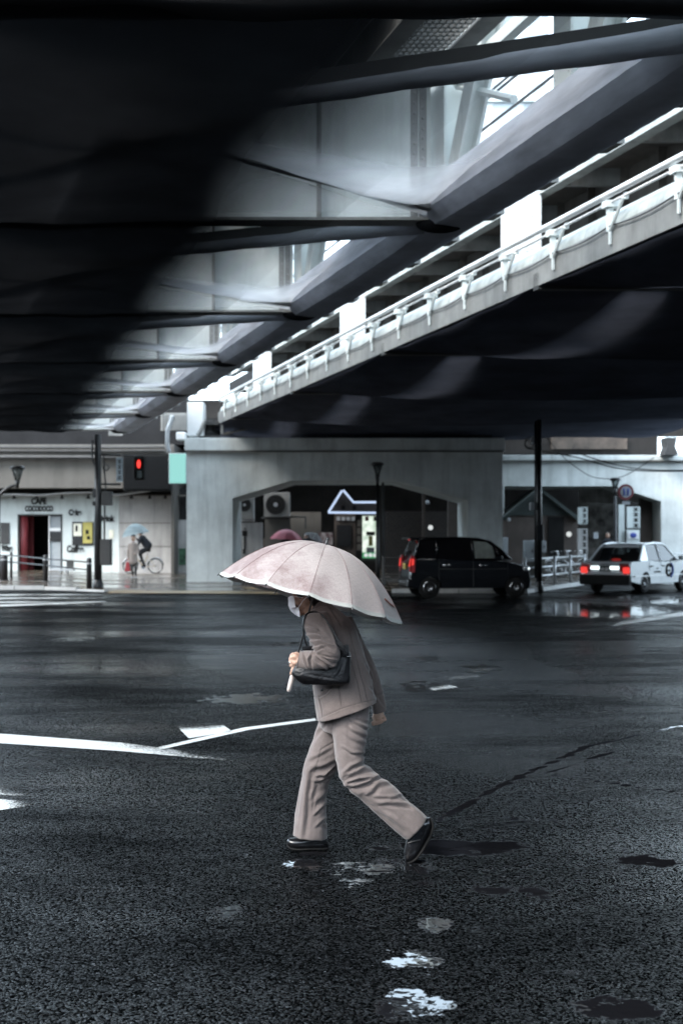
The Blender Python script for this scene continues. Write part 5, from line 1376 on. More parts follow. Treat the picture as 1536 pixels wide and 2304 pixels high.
def lamp(xh, ytop, D, label, xp=None, base=1300, wpx_=18):
    k = D/F; xp = xp if xp is not None else xh
    b0 = P(xp, base, D); b0.z = 0; root = empty('street_lamp', b0, label, 'street lamp', 'lantern street lamps')
    c = P(xh, ytop, D); h = 31*k*wpx_/18; w = wpx_*k*.95
    m = MB(); m.lathe((c.x,c.y,c.z), [(.001,.03),(w*.7,.02),(w,-.04),(w,-.08),(w*.9,-.09),(.001,-.085)], 20); m.build('lamp_cap', M['black_metal'], root, smooth=True)
    m = MB(); m.lathe((c.x,c.y,c.z), [(w*.78,-.09),(w*.28,-h),(.001,-h)], 20); m.build('lamp_glass', glass('lantern_glass', (.10,.11,.11), .2, .5) if 'lant' not in M else M['lant'], root, smooth=True)
    m = MB()
    for i in range(4):
        a = math.pi/4+math.pi/2*i; m.tube([(c.x+w*.82*math.cos(a), c.y+w*.82*math.sin(a), c.z-.08),(c.x+w*.3*math.cos(a), c.y+w*.3*math.sin(a), c.z-h)], .022, 6)
    m.lathe((c.x,c.y,c.z), [(.05,-h),(w*.36,-h-.02),(.07,-h-.14),(.05,-h-.3)], 14); m.build('cage', M['black_metal'], root, smooth=True)
    m = MB()
    if xp == xh: m.tube([(c.x,c.y,c.z-h-.25),(c.x,c.y,1.0),(c.x,c.y,0)], [.05,.065,.075], 12)
    else: m.tube(cr([Vector((c.x,c.y,c.z-h-.2)), P(xh-18,ytop+46,D), P(xp+4,ytop+62,D), P(xp,ytop+85,D), Vector((b0.x,D,0))],6), .06, 10)
    m.build('lamp_post', M['black_metal'], root, smooth=True)
    return root
M['lant'] = glass('lantern_glass', (.10,.11,.11), .2, .5)
lamp(849, 1041, 45.5, 'street lamp with flared lantern standing before the pier opening', base=1312, wpx_=16)
lamp(40, 1050, 50, 'street lamp with flared lantern on a curved arm before the cafe', xp=-2, base=1308, wpx_=18)
lamp(1383, 1076, 51, 'street lamp with flared lantern rising behind the taxi beside the round sign', base=1300, wpx_=13)
m = MB(); m.tube([P(861,1086,45.8),P(861,1312,45.8)], .05, 8); o = m.build('pole', M['steel_dark'], None, smooth=True); tag(o, 'thin grey pole right beside the middle street lamp', 'pole')
# round traffic sign
r = empty('traffic_sign', Vector((P(1407,1107,50).x,50,0)), 'round white sign with red ring and two blue-grey figures behind the taxi', 'traffic sign')
c = P(1407,1107,50)
m = MB(); m.tube([(c.x,50.06,0),(c.x,50.06,c.z+.2)], .035, 8); m.build('post', M['black_metal'], r)
m = MB(); m.lathe((c.x,c.y,c.z), [(.001,0),(.31,0),(.31,.03),(.001,.03)], 32, 'y'); m.build('disc', M['red_wall'], r)
m = MB(); m.lathe((c.x,c.y-.012,c.z), [(.001,0),(.22,0),(.22,.02),(.001,.02)], 32, 'y'); d_ = m.build('disc_face', M['cabinet'], r)
m = MB()
for dx in (-.08,.08):
    m.ellipsoid((c.x+dx,c.y-.02,c.z+.11), (.035,.012,.035)); m.capsule((c.x+dx,c.y-.02,c.z+.05),(c.x+dx*.9,c.y-.02,c.z-.03),.04,.03); m.capsule((c.x+dx*.9,c.y-.02,c.z-.03),(c.x+dx*1.3,c.y-.02,c.z-.14),.02,.015); m.capsule((c.x+dx*.9,c.y-.02,c.z-.03),(c.x+dx*.4,c.y-.02,c.z-.13),.02,.015)
m.build('figure_mark', M['blue_print'], d_)
m = MB(); m.pbox(1399,1128,1416,1135,49.9,.04); m.build('sub_plate', M['cabinet'], r)
# overhead wires
for i, pts in enumerate([[(1230,985),(1260,1022),(1300,1055),(1340,1075),(1400,1072),(1470,1030)],[(1190,1010),(1300,1030),(1380,1052),(1460,1060),(1560,1060)],[(1300,1020),(1380,1045),(1460,1057),(1560,1058)]]):
    m = MB(); m.tube(cr([P(x,y,46) for x,y in pts],6), .022 if i else .015, 6); o = m.build('overhead_wire', M['black_metal'], None, smooth=True); tag(o, ['thin wire sagging in a loop before the rear portal beam','thick black cable sweeping down to the bright pier leg','second black cable running just above the thick one'][i], 'wire', 'overhead wires')
# bright openings above the right portal with a flared support
r = empty('viaduct_support', P(1508,1020,56), 'black flared bearing support between two bright gaps above the pale portal', 'support')
m = MB(); m.prism([P(1494,1023,56),P(1500,1005,56),P(1497,984,56),P(1522,984,56),P(1518,1005,56),P(1526,1023,56)], (0,1,0)); m.build('support_body', M['steel_dark'], r)
r = empty('viaduct_girder', P(1300,1000,58), 'dark brown girder lying over the rear portal with bright gaps at its end', 'girder')
m = MB(); m.pbox(1080,950,1474,1022,58.6,.3); m.pbox(1465,950,1800,982,58.6,.3); m.build('web', M['dark_wall'], r)
m = MB(); a_ = P(430,975,59.2); b_ = P(1474,960,59.2); m.box((a_.x,59.2,a_.z),(b_.x,72,b_.z+.4)); m.build('deck', M['deck_dark'], r)  # unseen slab added to darken the shop row below
M['rusty'] = surf('rusty_steel', (.05,.035,.028), .7, var=.6, scale=1.3, col2=(.12,.09,.07))
m = MB(); m.pbox(1240,984,1410,1010,58.4,.18); m.build('rust_panel', M['rusty'], r)
r = empty('viaduct_girder', P(180,985,60), 'black girder lying over the dim beam above the cafe', 'girder')
m = MB(); m.pbox(-500,900,420,1000,60.5,.3); m.build('web', M['deck_dark'], r)
m = MB(); a_ = P(-500,990,60.9); b_ = P(430,975,60.9); m.box((a_.x,60.9,a_.z),(b_.x,72,b_.z+.4)); m.build('deck', M['deck_dark'], r)  # unseen slab continued on this side, added to shut out the sky

# ================================================================== bollards and rails
def bollard(x, y0, y1, label, D=None, r_=.085):
    D = D or 4752/(y1-1210); h = (y1-y0)*D/F; c = P(x, y1, D); c.z = .0 if y1 > 1322 else .10
    root = empty('bollard', c, label, 'bollard', 'dark bollards along the kerb')
    m = MB(); m.lathe((c.x,c.y,c.z), [(r_,0),(r_,h*.93),(r_*.85,h*.98),(r_*.3,h),(.001,h)], 16); m.build('post', M['black_metal'], root, smooth=True)
    m = MB(); m.lathe((c.x,c.y,c.z+h*.80), [(r_*1.03,0),(r_*1.03,.05)], 16); m.build('band', M['zinc'], root)
    m = MB(); m.lathe((c.x,c.y,c.z), [(r_*1.35,0),(r_*1.35,.03),(r_,.05)], 16); m.build('foot', M['steel_dark'], root, smooth=True)
    return c, h
b1 = bollard(10, 1255, 1315, 'thick dark bollard nearest the photo edge before the cafe', r_=.13)
b2 = bollard(26, 1247, 1309, 'thinner dark bollard just behind the thick one before the cafe', r_=.05)
b3 = bollard(103, 1255, 1317, 'dark bollard at the kerb before the red cafe column')
b4 = bollard(201, 1255, 1327, 'dark bollard standing close beside the utility pole')
r = empty('guard_rail', Vector((b3[0].x, b3[0].y, 0)), 'two thin dark rails strung between the bollards before the cafe', 'rail')
m = MB()
for f_ in (.62, .86):
    a = b2[0]+Vector((0,0,b2[1]*f_)); b_ = b3[0]+Vector((0,0,b3[1]*f_)); c_ = b4[0]+Vector((0,0,b4[1]*f_)); z_ = Vector((a.x-8,a.y,a.z))
    m.tube([z_,a,b_,c_], .025, 8)
m.build('rail_bar', M['black_metal'], r, smooth=True)
m = MB(); m.tube([P(120,1262,52),P(140,1263,52)], .03, 6)
# bench-like frame before the cafe
r = empty('bench', P(150,1293,58), 'small pale frame bench before the cafe wall', 'bench')
m = MB(); m.pbox(112,1280,165,1284,56,.5); m.build('seat', M['cabinet'], r)
for x in (133,147): 
    m = MB(); m.pbox(x,1284,x+5,1298,56.1,.3); m.build('leg', M['white_paint'], r)
m = MB(); m.pbox(150,1262,166,1280,56.2,.08); m.build('backrest', M['steel_dark'], r)
# white guard rail right of the black car
r = empty('guard_rail', G(1250,1322), 'pale metal guard rail with three bars before the parked bicycles', 'rail')
for k_ in range(3):
    m = MB(); m.tube([G(1178,1330)+Vector((0,0,.42+.28*k_)), G(1315,1311)+Vector((0,0,.42+.28*k_))], .03, 8); m.build('rail_bar', M['zinc'], r, smooth=True)
for (x,y) in ((1180,1330),(1213,1325.5),(1247,1321),(1282,1316),(1313,1311.5)):
    m = MB(); g = G(x,y); m.tube([(g.x,g.y,0),(g.x,g.y,1.05)], .045, 10); m.build('post', M['zinc'], r, smooth=True)
r = empty('guard_rail', G(880,1325), 'dark guard rail half hidden behind the rear of the black car', 'rail')
for k_ in range(3):
    m = MB(); m.tube([G(860,1322)+Vector((0,0,.42+.28*k_)), G(925,1322)+Vector((0,0,.42+.28*k_))], .03, 8); m.build('rail_bar', M['steel_dark'], r)
for x in (862,900):
    m = MB(); g = G(x,1322); m.tube([(g.x,g.y,0),(g.x,g.y,1.05)], .045, 10); m.build('post', M['steel_dark'], r)
# rail at the far right behind the taxi
r = empty('guard_rail', G(1520,1300), 'thin rail before the bright pier leg beyond the taxi', 'rail')
m = MB()
for k_ in range(3): m.tube([P(1495,1246+6*k_,50), P(1600,1247+6*k_,50)], .025, 6)
m.build('rail_bar', M['zinc'], r)
# ================================================================== bicycles
def bicycle(loc, rotz, label, paint, seat_h=.92, group='bicycles'):
    root = empty('bicycle', loc, label, 'bicycle', group); root.rotation_euler.z = rotz   # rides towards -X
    rw = .33
    for x in (-.54, .54):
        m = MB(); m.torus((x,0,rw), rw-.015, .020, 36, 8); w = m.build('tyre', M['rubber'], root, smooth=True, local=True)
        m = MB(); m.torus((x,0,rw), rw-.038, .011, 36, 6)
        for i in range(14):
            a = 2*math.pi*i/14; m.tube([(x,0,rw),(x+(rw-.04)*math.cos(a),0,rw+(rw-.04)*math.sin(a))], .0025, 4)
        m.lathe((x,-.04,rw), [(.001,0),(.025,0),(.025,.08),(.001,.08)], 10, 'y'); m.build('rim', M['chrome'], w, smooth=True, local=True)
        m = MB(); m.torus((x,0,rw), rw+.025, .018, 24, 6, a0=R(10), a1=R(170)); m.build('mudguard', M['chrome'], root, smooth=True, local=True)
    bb_ = (.02,0,.28)
    m = MB(); m.tube([(-.40,0,.86),bb_], .022, 8); m.tube([(-.38,0,.76),(.0,0,.36),(.14,0,.62)], .016, 8); m.tube([bb_,(.18,0,.80)], .018, 8)
    for s in (-.05,.05): m.tube([bb_,(.54,s,rw)], .010, 6); m.tube([(.16,0,.74),(.54,s,rw)], .009, 6); m.tube([(-.41,s*.8,.72),(-.54,s,rw)], .011, 6)
    m.build('frame', paint, root, smooth=True, local=True)
    m = MB(); m.tube([(-.37,0,.70),(-.42,0,1.0)], .014, 8); m.tube([(-.22,-.26,.98),(-.36,-.24,1.03),(-.42,-.06,1.02),(-.42,.06,1.02),(-.36,.24,1.03),(-.22,.26,.98)], .012, 8); m.build('handlebar', M['chrome'], root, smooth=True, local=True)
    m = MB(); m.ellipsoid((.22,0,seat_h), (.13,.09,.035)); m.ellipsoid((.10,0,seat_h), (.09,.04,.03)); sd = m.build('saddle', M['rubber'], root, smooth=True, local=True)
    m = MB(); m.tube([(.18,0,.78),(.22,0,seat_h)], .012, 8); m.build('seat_post', M['chrome'], root, local=True)
    m = MB(); m.lathe((.02,-.03,.28), [(.001,0),(.09,0),(.09,.008),(.001,.008)], 18, 'y'); m.tube([(.02,-.07,.28),(.10,-.07,.14)], .010, 6); m.tube([(.02,.07,.28),(-.06,.07,.42)], .010, 6); m.box((.06,-.15,.125),(.14,-.06,.145)); m.box((-.10,.06,.42),(-.02,.15,.44)); m.build('crank', M['chrome'], root, local=True)
    m = MB()
    for j in range(6): m.tube([(-.50-.0,-.14+.056*j,.80),(-.76,-.14+.056*j,.80)], .004, 4)
    for z in (.80,.90,1.0): m.tube([(-.49,-.15,z),(-.77,-.16,z),(-.77,.16,z),(-.49,.15,z),(-.49,-.15,z)], .005, 4)
    for (x,y) in ((-.49,-.15),(-.77,-.16),(-.77,.16),(-.49,.15),(-.63,-.155),(-.63,.155)): m.tube([(x,y,.80),(x,y,1.0)], .005, 4)
    m.build('basket', M['steel_dark'], root, local=True)
    return root
M['bike_grey'] = surf('bike_paint', (.18,.18,.17), .3, metal=.4, var=.1); M['bike_tan'] = surf('bike_tan', (.42,.33,.20), .35, var=.1)
spots = [(1232,1304,150,'parked bicycle with rear wheel turned to the street, next to the utility pole'),(1262,1302,115,'parked bicycle in the middle of the group behind the guard rail'),(1287,1300,140,'parked bicycle closest to the tall upright sign'),(1208,1305,35,'parked bicycle half hidden by the utility pole')]
for i, (x,y,a,lb_) in enumerate(spots):
    g = G(x,y); bicycle((g.x,g.y,.10), R(a), lb_, M['bike_grey'], group='bicycles parked behind the guard rail')

# ================================================================== cyclist and far pedestrians
def person_small(name_label, parts_body, parts_clothes, root_loc, vox=.012, cat='person'):
    root = empty('person', root_loc, name_label, cat)
    m = MB()
    for a, b_, r0, r1 in parts_body: m.capsule(a, b_, r0, r1, 12)
    b = m.build('body', M['skin'], root, local=True); fuse(b, vox, 2)
    for nm, mt, caps in parts_clothes:
        m = MB()
        for a, b_, r0, r1 in caps: m.capsule(a, b_, r0, r1, 12)
        c = m.build(nm, mt, root, local=True); fuse(c, vox, 2)
        for v in c.data.vertices: v.co += v.normal*.006*noise.noise(v.co*14)
    return root
M['navy'] = surf('navy_cloth', (.014,.016,.022), .85, var=.3, scale=6); M['beige'] = surf('beige_cloth', (.30,.25,.22), .85, var=.15, scale=5); M['black_cloth'] = surf('black_cloth', (.012,.012,.014), .9, var=.3, scale=6)
M['blue_umb'] = net_mat('clear_blue_vinyl', (.42,.50,.52), .8, .8, .6); M['pink_umb'] = surf('pink_nylon', (.50,.13,.17), .5, var=.1, scale=5)
gc = G(322,1296); gc.z = .10
kx = lambda px: (px-322)*gc.y/F*1.0
kz = lambda py: (1296-py)*gc.y/F
def V(px, py, y=0): return (kx(px), y, kz(py))
bk = bicycle(gc, 0, 'chrome city bicycle ridden along the plaster wall under a clear umbrella', M['bike_tan'], seat_h=.98, group=None)
bk.scale = (1.32,)*3 if False else (1.0,)*3
# rider faces the camera's left, legs on the pedals
hips = (.22,0,1.10); chest = (-.02,0,1.52); hd_ = (-.14,0,1.76)
rider = person_small('cyclist in black clothes leaning forward on the chrome bicycle', 
  [(hd_,(-.16,0,1.82),.095,.10),((-.10,0,1.66),(-.06,0,1.58),.05,.06),(chest,hips,.13,.13),((-.04,-.17,1.52),(-.16,-.20,1.26),.04,.035),((-.16,-.20,1.26),(-.33,-.22,1.08),.035,.03),((-.34,-.22,1.07),(-.38,-.22,1.05),.035,.03),((-.04,.17,1.52),(-.20,.2,1.40),.04,.035),((-.20,.2,1.40),(-.30,.12,1.52),.035,.03),
   ((.20,-.09,1.08),(-.12,-.12,.82),.07,.05),((-.12,-.12,.82),(.08,-.12,.36),.05,.04),((.20,.09,1.08),(-.16,.12,.95),.07,.05),((-.16,.12,.95),(-.05,.12,.58),.05,.04),((-.17,-.0,1.72),(-.24,0,1.72),.02,.012)],
  [('jacket',M['navy'],[((-.02,0,1.50),(.20,0,1.16),.17,.155),((.06,0,1.48),(.24,0,1.24),.12,.15),((-.04,-.18,1.52),(-.16,-.21,1.27),.065,.055),((-.16,-.21,1.27),(-.31,-.22,1.10),.055,.045),((-.04,.18,1.52),(-.20,.21,1.40),.065,.055),((-.20,.21,1.40),(-.28,.14,1.50),.055,.045)]),
   ('trousers',M['black_cloth'],[((.20,0,1.10),(.22,0,1.16),.15,.15),((.20,-.09,1.08),(-.12,-.12,.84),.10,.07),((-.12,-.12,.84),(.07,-.12,.40),.07,.055),((.20,.09,1.08),(-.16,.12,.97),.10,.07),((-.16,.12,.97),(-.05,.12,.60),.07,.055)]),
   ('hair',M['hair'],[((-.12,0,1.83),(-.09,0,1.79),.105,.10)]),
   ('shoe',M['rubber'],[((.11,-.12,.345),(-.02,-.12,.335),.045,.04)]),('shoe',M['rubber'],[((-.03,.12,.55),(-.16,.12,.54),.045,.04)])], gc)
def small_umbrella(loc, tilt_axis, tilt, rad, hgt, mat, label, shaft_len=.75, ribs=8):
    root = empty('umbrella', loc, label, 'umbrella', None)
    Rm = Matrix.Rotation(tilt, 3, tilt_axis)
    vs = []; fs = []; na = 48; nr = 10
    for j in range(nr+1):
        r = max(.01, j/nr)
        for i in range(na):
            a = 2*math.pi*i/na; f_ = (i % (na//ribs))/(na//ribs); e = math.sin(math.pi*f_)
            rr = rad*r*(1-.06*e*r*r); p = Vector((rr*math.cos(a), rr*math.sin(a), hgt*(1-r**2.2) - .02*e*r)); vs.append(Rm @ p)
    fs = [(j*na+i, j*na+(i+1)%na, (j+1)*na+(i+1)%na, (j+1)*na+i) for j in range(nr) for i in range(na)]
    m = MB(); m.add(vs, fs); c = m.build('canopy', mat, root, smooth=True, local=True)
    at = c.data.attributes.new('gather','FLOAT','POINT'); at.data.foreach_set('value',[.6]*len(c.data.vertices))
    m = MB(); m.tube([Rm@Vector((0,0,hgt+.05)), Rm@Vector((0,0,-shaft_len))], .008, 6); m.build('shaft', M['chrome'], root, local=True)
    for i in range(ribs):
        m = MB(); m.tube([Rm@Vector((rad*r*math.cos(2*math.pi*i/ribs), rad*r*math.sin(2*math.pi*i/ribs), hgt*(1-r**2.2)-.006)) for r in (.02,.3,.6,.85,1)], .005, 5); m.build('rib', M['steel_grey'], root, local=True)
    return root
small_umbrella(Vector(gc)+Vector((-.32,.05,1.70)), 'Y', R(-12), .60, .46, M['blue_umb'], 'clear bluish umbrella held by the cyclist over the bicycle')
# girl with red bag
gg = G(300,1301); gg.z = .0
walker = person_small('young pedestrian in a pale tunic walking with a red bag beside the cyclist',
  [((0,0,1.60),(0,0,1.66),.085,.09),((0,0,1.50),(0,0,1.42),.045,.05),((0,0,1.35),(0,0,.95),.11,.11),((-.15,0,1.36),(-.20,0,1.08),.035,.03),((-.20,0,1.08),(-.20,0,.82),.03,.025),((-.20,0,.80),(-.20,0,.75),.03,.03),((.15,0,1.36),(.19,-.04,1.08),.035,.03),((.19,-.04,1.08),(.10,-.16,1.0),.03,.028),((.07,0,.9),(.09,0,.45),.07,.05),((.09,0,.45),(.10,.02,.08),.05,.035),((-.07,0,.9),(-.05,-.04,.45),.07,.05),((-.05,-.04,.45),(-.03,.05,.08),.05,.035)],
  [('tunic',M['beige'],[((0,0,1.36),(0,0,1.0),.15,.16),((0,0,1.0),(.01,0,.70),.16,.18),((-.14,0,1.38),(-.21,0,1.08),.06,.05),((-.21,0,1.08),(-.21,0,.86),.05,.045),((.14,0,1.38),(.20,-.04,1.08),.06,.05),((.20,-.04,1.08),(.12,-.14,1.0),.05,.045)]),
   ('leggings',M['steel_dark'],[((.07,0,.75),(.09,0,.45),.085,.06),((.09,0,.45),(.10,.02,.12),.06,.045),((-.07,0,.75),(-.05,-.04,.45),.085,.06),((-.05,-.04,.45),(-.03,.05,.12),.06,.045)]),
   ('hair',M['hair'],[((0,.02,1.69),(0,.03,1.60),.10,.09)]),
   ('shoe',M['cabinet'],[((.10,.03,.05),(.11,-.09,.045),.045,.04)]),('shoe',M['cabinet'],[((-.03,.05,.05),(-.03,-.07,.045),.045,.04)])], gg)
m = MB()
m.hexa([(-.34,-.06,.28),(-.10,-.06,.28),(-.10,.06,.28),(-.34,.06,.28),(-.29,-.04,.66),(-.15,-.04,.66),(-.15,.04,.66),(-.29,.04,.66)])
o = MB(); hb = empty('shopping_bag', Vector(gg)+Vector((0,0,.0)), 'red tote bag hanging from the hand of the young pedestrian', 'bag')
x_ = m.build('bag_body', M['red_plastic'], hb, local=True); bevel(x_, .03)
m = MB(); m.tube([(-.27,0,.65),(-.23,0,.80),(-.18,0,.65)], .01, 6); m.build('bag_handle', M['red_plastic'], hb, local=True)
# couple under the pink umbrella inside the opening
gp = Vector((P(643,1290,53).x, 53, .1))
pk = person_small('person in dark clothes under the small pink umbrella inside the pier opening',
  [((0,0,1.62),(0,0,1.68),.09,.09),((0,0,1.52),(0,0,1.44),.05,.05),((0,0,1.38),(0,0,1.0),.12,.12),((.08,0,.95),(.08,0,.1),.07,.04),((-.08,0,.95),(-.08,0,.1),.07,.04),((.17,0,1.36),(.2,-.05,1.1),.04,.03),((.2,-.05,1.1),(.08,-.14,1.25),.03,.03),((-.17,0,1.36),(-.2,0,.85),.04,.03)],
  [('coat',M['black_cloth'],[((0,0,1.38),(0,0,.85),.17,.18),((.17,0,1.38),(.21,-.05,1.1),.06,.05),((.21,-.05,1.1),(.10,-.13,1.23),.05,.045),((-.17,0,1.38),(-.21,0,.88),.06,.05)]),('trousers',M['black_cloth'],[((.08,0,.9),(.08,0,.12),.09,.06),((-.08,0,.9),(-.08,0,.12),.09,.06)]),('hair',M['hair'],[((0,.03,1.71),(0,.04,1.58),.10,.09)])], gp)
small_umbrella(P(644,1213,52.6), 'Y', R(3), .66, .40, M['pink_umb'], 'small pink umbrella with a stranger under it inside the pier opening')
gq = Vector((P(691,1290,53.5).x, 53.5, .1))
copyp = person_small('person in black coat walking beside the small pink umbrella',
  [((-.03,0,1.56),(-.03,0,1.62),.09,.09),((0,0,1.48),(0,0,1.42),.05,.05),((0,0,1.36),(0,0,1.0),.12,.12),((.08,0,.95),(.12,0,.1),.07,.04),((-.08,0,.95),(-.12,0,.1),.07,.04),((.17,0,1.34),(.22,0,.85),.04,.03),((-.17,0,1.34),(-.22,-.05,1.1),.04,.03),((-.22,-.05,1.1),(-.12,-.15,1.25),.03,.03)],
  [('coat',M['black_cloth'],[((0,0,1.36),(0,0,.75),.20,.23),((.17,0,1.36),(.23,0,.88),.07,.05),((-.17,0,1.36),(-.23,-.05,1.1),.07,.05),((-.23,-.05,1.1),(-.13,-.13,1.22),.05,.045)]),('trousers',M['black_cloth'],[((.08,0,.9),(.12,0,.12),.09,.06),((-.08,0,.9),(-.12,0,.12),.09,.06)]),('hair',M['hair'],[((-.01,.03,1.66),(0,.04,1.54),.10,.09)])], gq)
small_umbrella(P(704,1213,53.3), 'Y', R(25), .45, .28, net_mat('clear_vinyl', (.4,.42,.44), .35, .35, .5), 'transparent umbrella beside the person in the black coat')
gs = Vector((P(1366,1290,55).x, 55, .1))
person_small('person in dark jacket standing in shadow behind the taxi roof',
  [((0,0,1.62),(0,0,1.68),.09,.09),((0,0,1.52),(0,0,1.44),.05,.05),((0,0,1.38),(0,0,1.0),.12,.12),((.08,0,.95),(.08,0,.1),.07,.04),((-.08,0,.95),(-.08,0,.1),.07,.04),((.17,0,1.36),(.2,0,.85),.04,.03),((-.17,0,1.36),(-.2,0,.85),.04,.03)],
  [('coat',M['navy'],[((0,0,1.38),(0,0,.85),.17,.18),((.17,0,1.38),(.21,0,.88),.06,.05),((-.17,0,1.38),(-.21,0,.88),.06,.05)]),('trousers',M['black_cloth'],[((.08,0,.9),(.08,0,.12),.09,.06),((-.08,0,.9),(-.08,0,.12),.09,.06)]),('hair',M['hair'],[((0,.03,1.71),(0,.04,1.62),.10,.09)])], gs)

# ================================================================== cars (local frame: forward = +X, left = +Y, up = +Z)
def car_body(sections, name, mat, root, sq=4.0, n=36):
    """sections along X: (x, z0, z1, half width)"""
    m = MB(); rings = []
    for (x, z0, z1, w) in sections:
        zc, hz = (z0+z1)/2, (z1-z0)/2; ring = []
        for k in range(n):
            t = 2*math.pi*k/n; c, s = math.cos(t), math.sin(t); e = 2/sq
            ring.append(Vector((x, w*(abs(c)**e)*(1 if c>=0 else -1), zc+hz*(abs(s)**e)*(1 if s>=0 else -1))))
        rings.append(ring)
    m.loft(rings, True); return m.build(name, mat, root, smooth=True, local=True)
def profile_solid(prof, wf, name, mat, root, nw=14, sq=5, label=None):
    """extrude a side outline (x,z) across the width; width half = wf(z); rounded shoulders"""
    m = MB(); rings = []
    cx = sum(p[0] for p in prof)/len(prof); cz = sum(p[1] for p in prof)/len(prof)
    for j in range(nw+1):
        t = -1+2*j/nw; k = (1-abs(t)**sq)**(1/sq) if abs(t) < 1 else 0
        k = .90+.10*k if abs(t) < .999 else .90
        ring = []
        for (x, z) in prof:
            w = wf(z, x)
            inset = 1 - (1-k)*1.0
            ring.append(Vector((cx+(x-cx)*(1-(1-inset)*.25), t*w, cz+(z-cz)*(1-(1-inset)*.35))))
        rings.append(ring)
    m.loft(rings, True)
    o = m.build(name, mat, root, local=True, label=label); return o
def wheel(root, x, y, r_, w, side, rimmat, spokes=10):
    m = MB(); s = side
    m.lathe((x,y,r_), [(r_*.60,-w/2),(r_*.92,-w/2),(r_,-w/2+.03),(r_,w/2-.03),(r_*.92,w/2),(r_*.60,w/2)], 36, 'y'); t = m.build('wheel', M['rubber'], root, smooth=True, local=True)
    m = MB(); yo = y+s*w*.40
    m.lathe((x,yo,r_), [(r_*.52,-.01),(r_*.63,-.02*1),(r_*.64,.0),(r_*.63,.02),(r_*.52,.01)], 36, 'y')
    for i in range(spokes):
        a = 2*math.pi*i/spokes; ca, sa = math.cos(a), math.sin(a); q = .018
        m.tube([(x+ca*r_*.10,yo,r_+sa*r_*.10),(x+ca*r_*.60,yo-s*.01,r_+sa*r_*.60)], [.024,.017], 6)
    m.lathe((x,yo-.015,r_), [(.001,0),(r_*.16,0),(r_*.16,.03),(.001,.03)], 16, 'y'); m.build('rim', rimmat, t, smooth=True, local=True)
    m = MB(); m.lathe((x,y-s*w*.05,r_), [(.001,0),(r_*.6,0),(r_*.6,.02),(.001,.02)], 24, 'y'); m.build('brake_disc', M['black_metal'], t, local=True)
M['car_black'] = surf('car_paint_black', (.003,.003,.004), .12, var=.05, coat=.25, spec=.3); M['car_silver'] = surf('car_paint_silver', (.55,.58,.60), .22, metal=.25, var=.04, coat=.8)
M['car_white'] = surf('car_paint_white', (.74,.77,.78), .22, var=.03, coat=.8)
M['car_glass'] = glass('car_glass', (.01,.012,.014), .03, .25); M['car_glass_dark'] = glass('car_glass_dark', (.004,.004,.005), .03, .04)
M['tail_red'] = glow('tail_light_red', (1.0,.07,.06), .17); M['tail_dim'] = surf('tail_lens_red', (.30,.012,.012), .15, var=.1, coat=1); M['lamp_white'] = glow('lamp_white', (.85,.97,1.0), .40); M['lens_clear'] = surf('lens_clear', (.5,.53,.56), .08, var=.2, coat=1)
M['amber'] = surf('amber_plate', (.42,.30,.06), .4, var=.1); M['seat_cloth'] = surf('seat_cloth', (.12,.115,.10), .8, var=.2)
def quad_plate(pts, th, name, mat, root, parent_local=True, label=None):
    a = Vector(pts[1])-Vector(pts[0]); b_ = Vector(pts[-1])-Vector(pts[0]); n_ = a.cross(b_).normalized()
    m = MB(); m.prism(pts, n_*th); return m.build(name, mat, root, local=True, label=label)

# ---------- black tall hatchback: side facing the street
DV = 35.0
def yaw_root(name, loc, heading, label, cat):
    r = empty(name, loc, label, cat); r.rotation_euler.z = heading; return r
gv = Vector((P(1046,1345,DV+.75).x, DV+.78, 0))
van = yaw_root('parked_car', gv, R(9), 'glossy black tall hatchback waiting before the pier with its rear lights on', 'car')
W2 = .737
lower = [(-1.70,.30),(-1.72,.55),(-1.70,.95),(-1.66,1.02),(1.05,1.00),(1.25,.96),(1.55,.86),(1.66,.72),(1.70,.50),(1.68,.27),(1.55,.22),(-1.55,.22)]
def wheelcut(prof, cx, r_, z0): return prof
def arch_profile():
    up = [(-1.55,.24),(-1.70,.32),(-1.73,.60),(-1.70,.95),(-1.63,1.04),(-.6,1.045),(.4,1.03),(1.0,1.0),(1.30,.945),(1.56,.84),(1.67,.70),(1.71,.50),(1.69,.30),(1.60,.22)]
    lo = []
    for cx in (1.26, -1.18):
        for k in range(0, 9):
            a = math.pi*k/8; lo.append((cx+.325*math.cos(a), max(.22, .26+.335*math.sin(a))))
    return up + lo
o = profile_solid(arch_profile(), lambda z, x: W2*(1 - .035*abs(z-.7)) * (1-.05*max(0, abs(x)-1.3)/.4), 'body', M['car_black'], van, nw=16, sq=7)
smooth_by_angle(o, 35)
